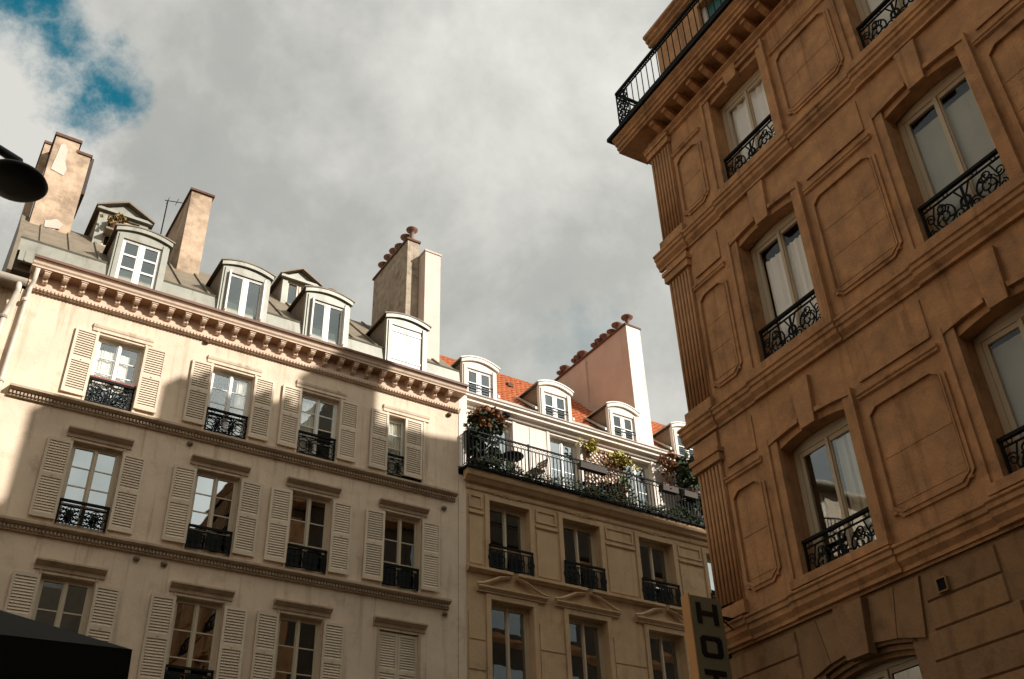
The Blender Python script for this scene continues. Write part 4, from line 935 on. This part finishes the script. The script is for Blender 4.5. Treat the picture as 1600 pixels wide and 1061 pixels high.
def hotel_sign():
    H = thing('hotel_sign', 'vertical hotel blade sign with dark letters on the brown corner building', 'sign', tuple(BN * 10 + BD * 10.8 + Vector((0, 0, 4.1))), (0, 0, BROT))
    # local: x' runs along the facade towards the viewer, -y' out of the wall
    b = MB(); b.box(-.15, -.002, -.94, -.37, 0, 2.50); b.build('box', 'sign_side', H)
    b = MB(); b.box(0, .012, -.935, -.375, .01, 2.49); b.build('face', 'sign_face', H)
    b = MB()
    b.box(-.152, .02, -.96, -.942, -.01, 2.51); b.build('outer_edge', 'sign_side', H)
    def L(ch, zt):
        m = MB(); h = .30; w = .38; t = .085; yc = -.655; x0, x1 = .013, .024
        def r(a0, a1, z0, z1): m.box(x0, x1, yc - w / 2 + a0 * w, yc - w / 2 + a1 * w, zt - h + z0 * h, zt - h + z1 * h)
        k = t / w; kz = .2
        if ch == 'H': r(0, k, 0, 1); r(1 - k, 1, 0, 1); r(k, 1 - k, .40, .62)
        if ch == 'O':
            pts = [(yc - w / 2 + x * w, zt - h + z * h) for x, z in ((.12, 0), (.88, 0), (1, .14), (1, .86), (.88, 1), (.12, 1), (0, .86), (0, .14))]
            inn = [(yc - w / 2 + x * w, zt - h + z * h) for x, z in ((.28, .2), (.72, .2), (.76, .26), (.76, .74), (.72, .8), (.28, .8), (.24, .74), (.24, .26))]
            n = 8; vs = [(x, y, z) for x in (x0, x1) for P in (pts, inn) for y, z in P]
            fs = []
            for i in range(n):
                j = (i + 1) % n; fs += [(16 + i, 16 + j, 24 + j, 24 + i), (i, j, 16 + j, 16 + i), (8 + i, 24 + i, 24 + j, 8 + j)]
            m.add(vs, fs)
        if ch == 'T': r(0, 1, .76, 1); r(.5 - k / 2, .5 + k / 2, 0, .76)
        if ch == 'E': r(0, k, 0, 1); r(k, 1, .8, 1); r(k, .9, .4, .6); r(k, 1, 0, .2)
        if ch == 'L': r(0, k, 0, 1); r(k, 1, 0, .2)
        m.build('letter', 'sign_letter', H)
    # facade x' increases towards the viewer's right seen from the front of the sign
    for i, ch in enumerate('HOTEL'): L(ch, 2.40 - i * .47)
    for z in (2.25, 1.2, .3):
        b = MB(); b.box(-.10, -.06, -.37, .02, z, z + .04); b.tube([(-.08, -.30, z - .01), (-.08, .0, z - .22)], .012, 5); b.build('bracket', 'iron', H)
    b = MB(); b.tube([(-.08, -.30, 2.42), (-.08, -.02, 2.55)], .014, 5); b.build('stay', 'iron', H)
hotel_sign()

# ================================================================== street lamp, parasol, houses across the street
lp = thing('street_lamp', 'black round street lamp head on a curved arm at the left edge', 'street lamp', (-1.675, 8.3, 0))
b = MB(); b.lathe([(.16, 0), (.16, .5), (.10, .6), (.075, 1.2), (.055, 8.0), (.05, 8.6)], n=14); b.build('pole', 'lamp_black', lp, smooth=True)
arm = [(0, 0, 8.2), (.05, 0, 8.45), (.25, 0, 8.60), (.6, 0, 8.66), (1.1, 0, 8.66), (1.45, 0, 8.62), (1.64, 0, 8.55), (1.67, 0, 8.44)]
b = MB(); b.tube(arm, [.04, .04, .04, .04, .04, .045, .05, .05], 10); b.build('arm', 'lamp_black', lp, smooth=True)
b = MB(); b.lathe([(.02, -.06), (.12, -.058), (.22, -.045), (.265, -.02), (.288, .01), (.27, .04), (.20, .075), (.10, .10), (.06, .14), (.05, .17)], n=32); b.build('lamp_head', 'lamp_black', lp, (1.67, 0, 8.30), smooth=True)

pr = thing('cafe_parasol', 'black canvas parasol canopy at the bottom left corner', 'parasol', (-.09, 5.33, 0), (0, 0, R(-4.5)))
hw, zz0, zz1 = 1.09, 2.884, 3.44
cor = [(-hw, -hw), (hw, -hw), (hw, hw), (-hw, hw)]
b = MB()
for i in range(4):
    a, c = cor[i], cor[(i + 1) % 4]; b.add([(a[0], a[1], zz0), (c[0], c[1], zz0), (.06 * (a[0] > 0), 0, zz1), (0, 0, zz1)], [(0, 1, 2)] if False else [(0, 1, 3)])
b.build('canopy', 'canvas_black', pr)
for i in range(4):
    a, c = Vector((*cor[i], 0)), Vector((*cor[(i + 1) % 4], 0)); b = MB(); n = 12
    for k in range(n):
        p, q = a.lerp(c, k / n), a.lerp(c, (k + 1) / n); zl = .20 + .01 * math.sin(k * 2.1)
        b.quad((p.x, p.y, zz0), (q.x, q.y, zz0), (q.x * 1.004, q.y * 1.004, zz0 - zl), (p.x * 1.004, p.y * 1.004, zz0 - .20 - .01 * math.sin((k - 1) * 2.1)))
    b.build('valance', 'canvas_black', pr)
    b = MB(); b.tube([(0, 0, zz1 - .04), (cor[i][0] * .99, cor[i][1] * .99, zz0 - .02)], .014, 5); b.build('rib', 'iron', pr)
b = MB(); b.lathe([(.026, 0), (.026, 3.5)], n=10); b.build('pole', 'iron', pr)
b = MB(); b.lathe([(.32, .005), (.32, .06), (.08, .10), (.05, .3)], n=18); b.build('base', 'iron', pr)

def far_side():
    F = thing('opposite_building', 'dark roofline with chimneys mirrored in the shuttered windows', 'building', (0, -7, 0))
    b = MB(); wall_grid(b, -14, 9, 0, 15.5, [(x, x + 1.1, z, z + 1.9) for x in range(-13, 8, 3) for z in (4.5, 7.7, 10.9)], .2); bld = b.build('wall', 'shaded_stone', F)
    bld.rotation_euler = (0, 0, math.pi); bld.location = (-5, 0, 0)
    b = MB(); b.box(-14, 9, -8, -.5, .1, 15.5); b.build('core', 'interior_dark', F)
    b = MB(); b.prism_x([(.25, 15.5), (-1.4, 18.8), (-4, 20.2), (-8, 20.2), (-8, 15.5)], -14, 9); b.build('roof', 'zinc_dark', F)
    for x in (-11, -4.5, 2.0, 7.5):
        chimney(F, x, x + .6, -5, -1.5, 16, 21.8, 'chimney_stucco', .05, pots=[(x + .3, -4.6 + i * .6, 1) for i in range(5)])
    W = thing('west_building', 'tan plaster building with zinc roof across the street, left of the picture', 'building', (-6.5, 0, 0))
    b = MB(); b.box(-8, 0, -18, 8.5, 0, 18.5); b.build('wall', 'stone_tan', W)
    b = MB(); b.prism_y([(-8, 18.5), (.2, 18.5), (-1.6, 21.5), (-8, 22)], -18, 8.5); b.build('roof', 'zinc_dark', W)
far_side()
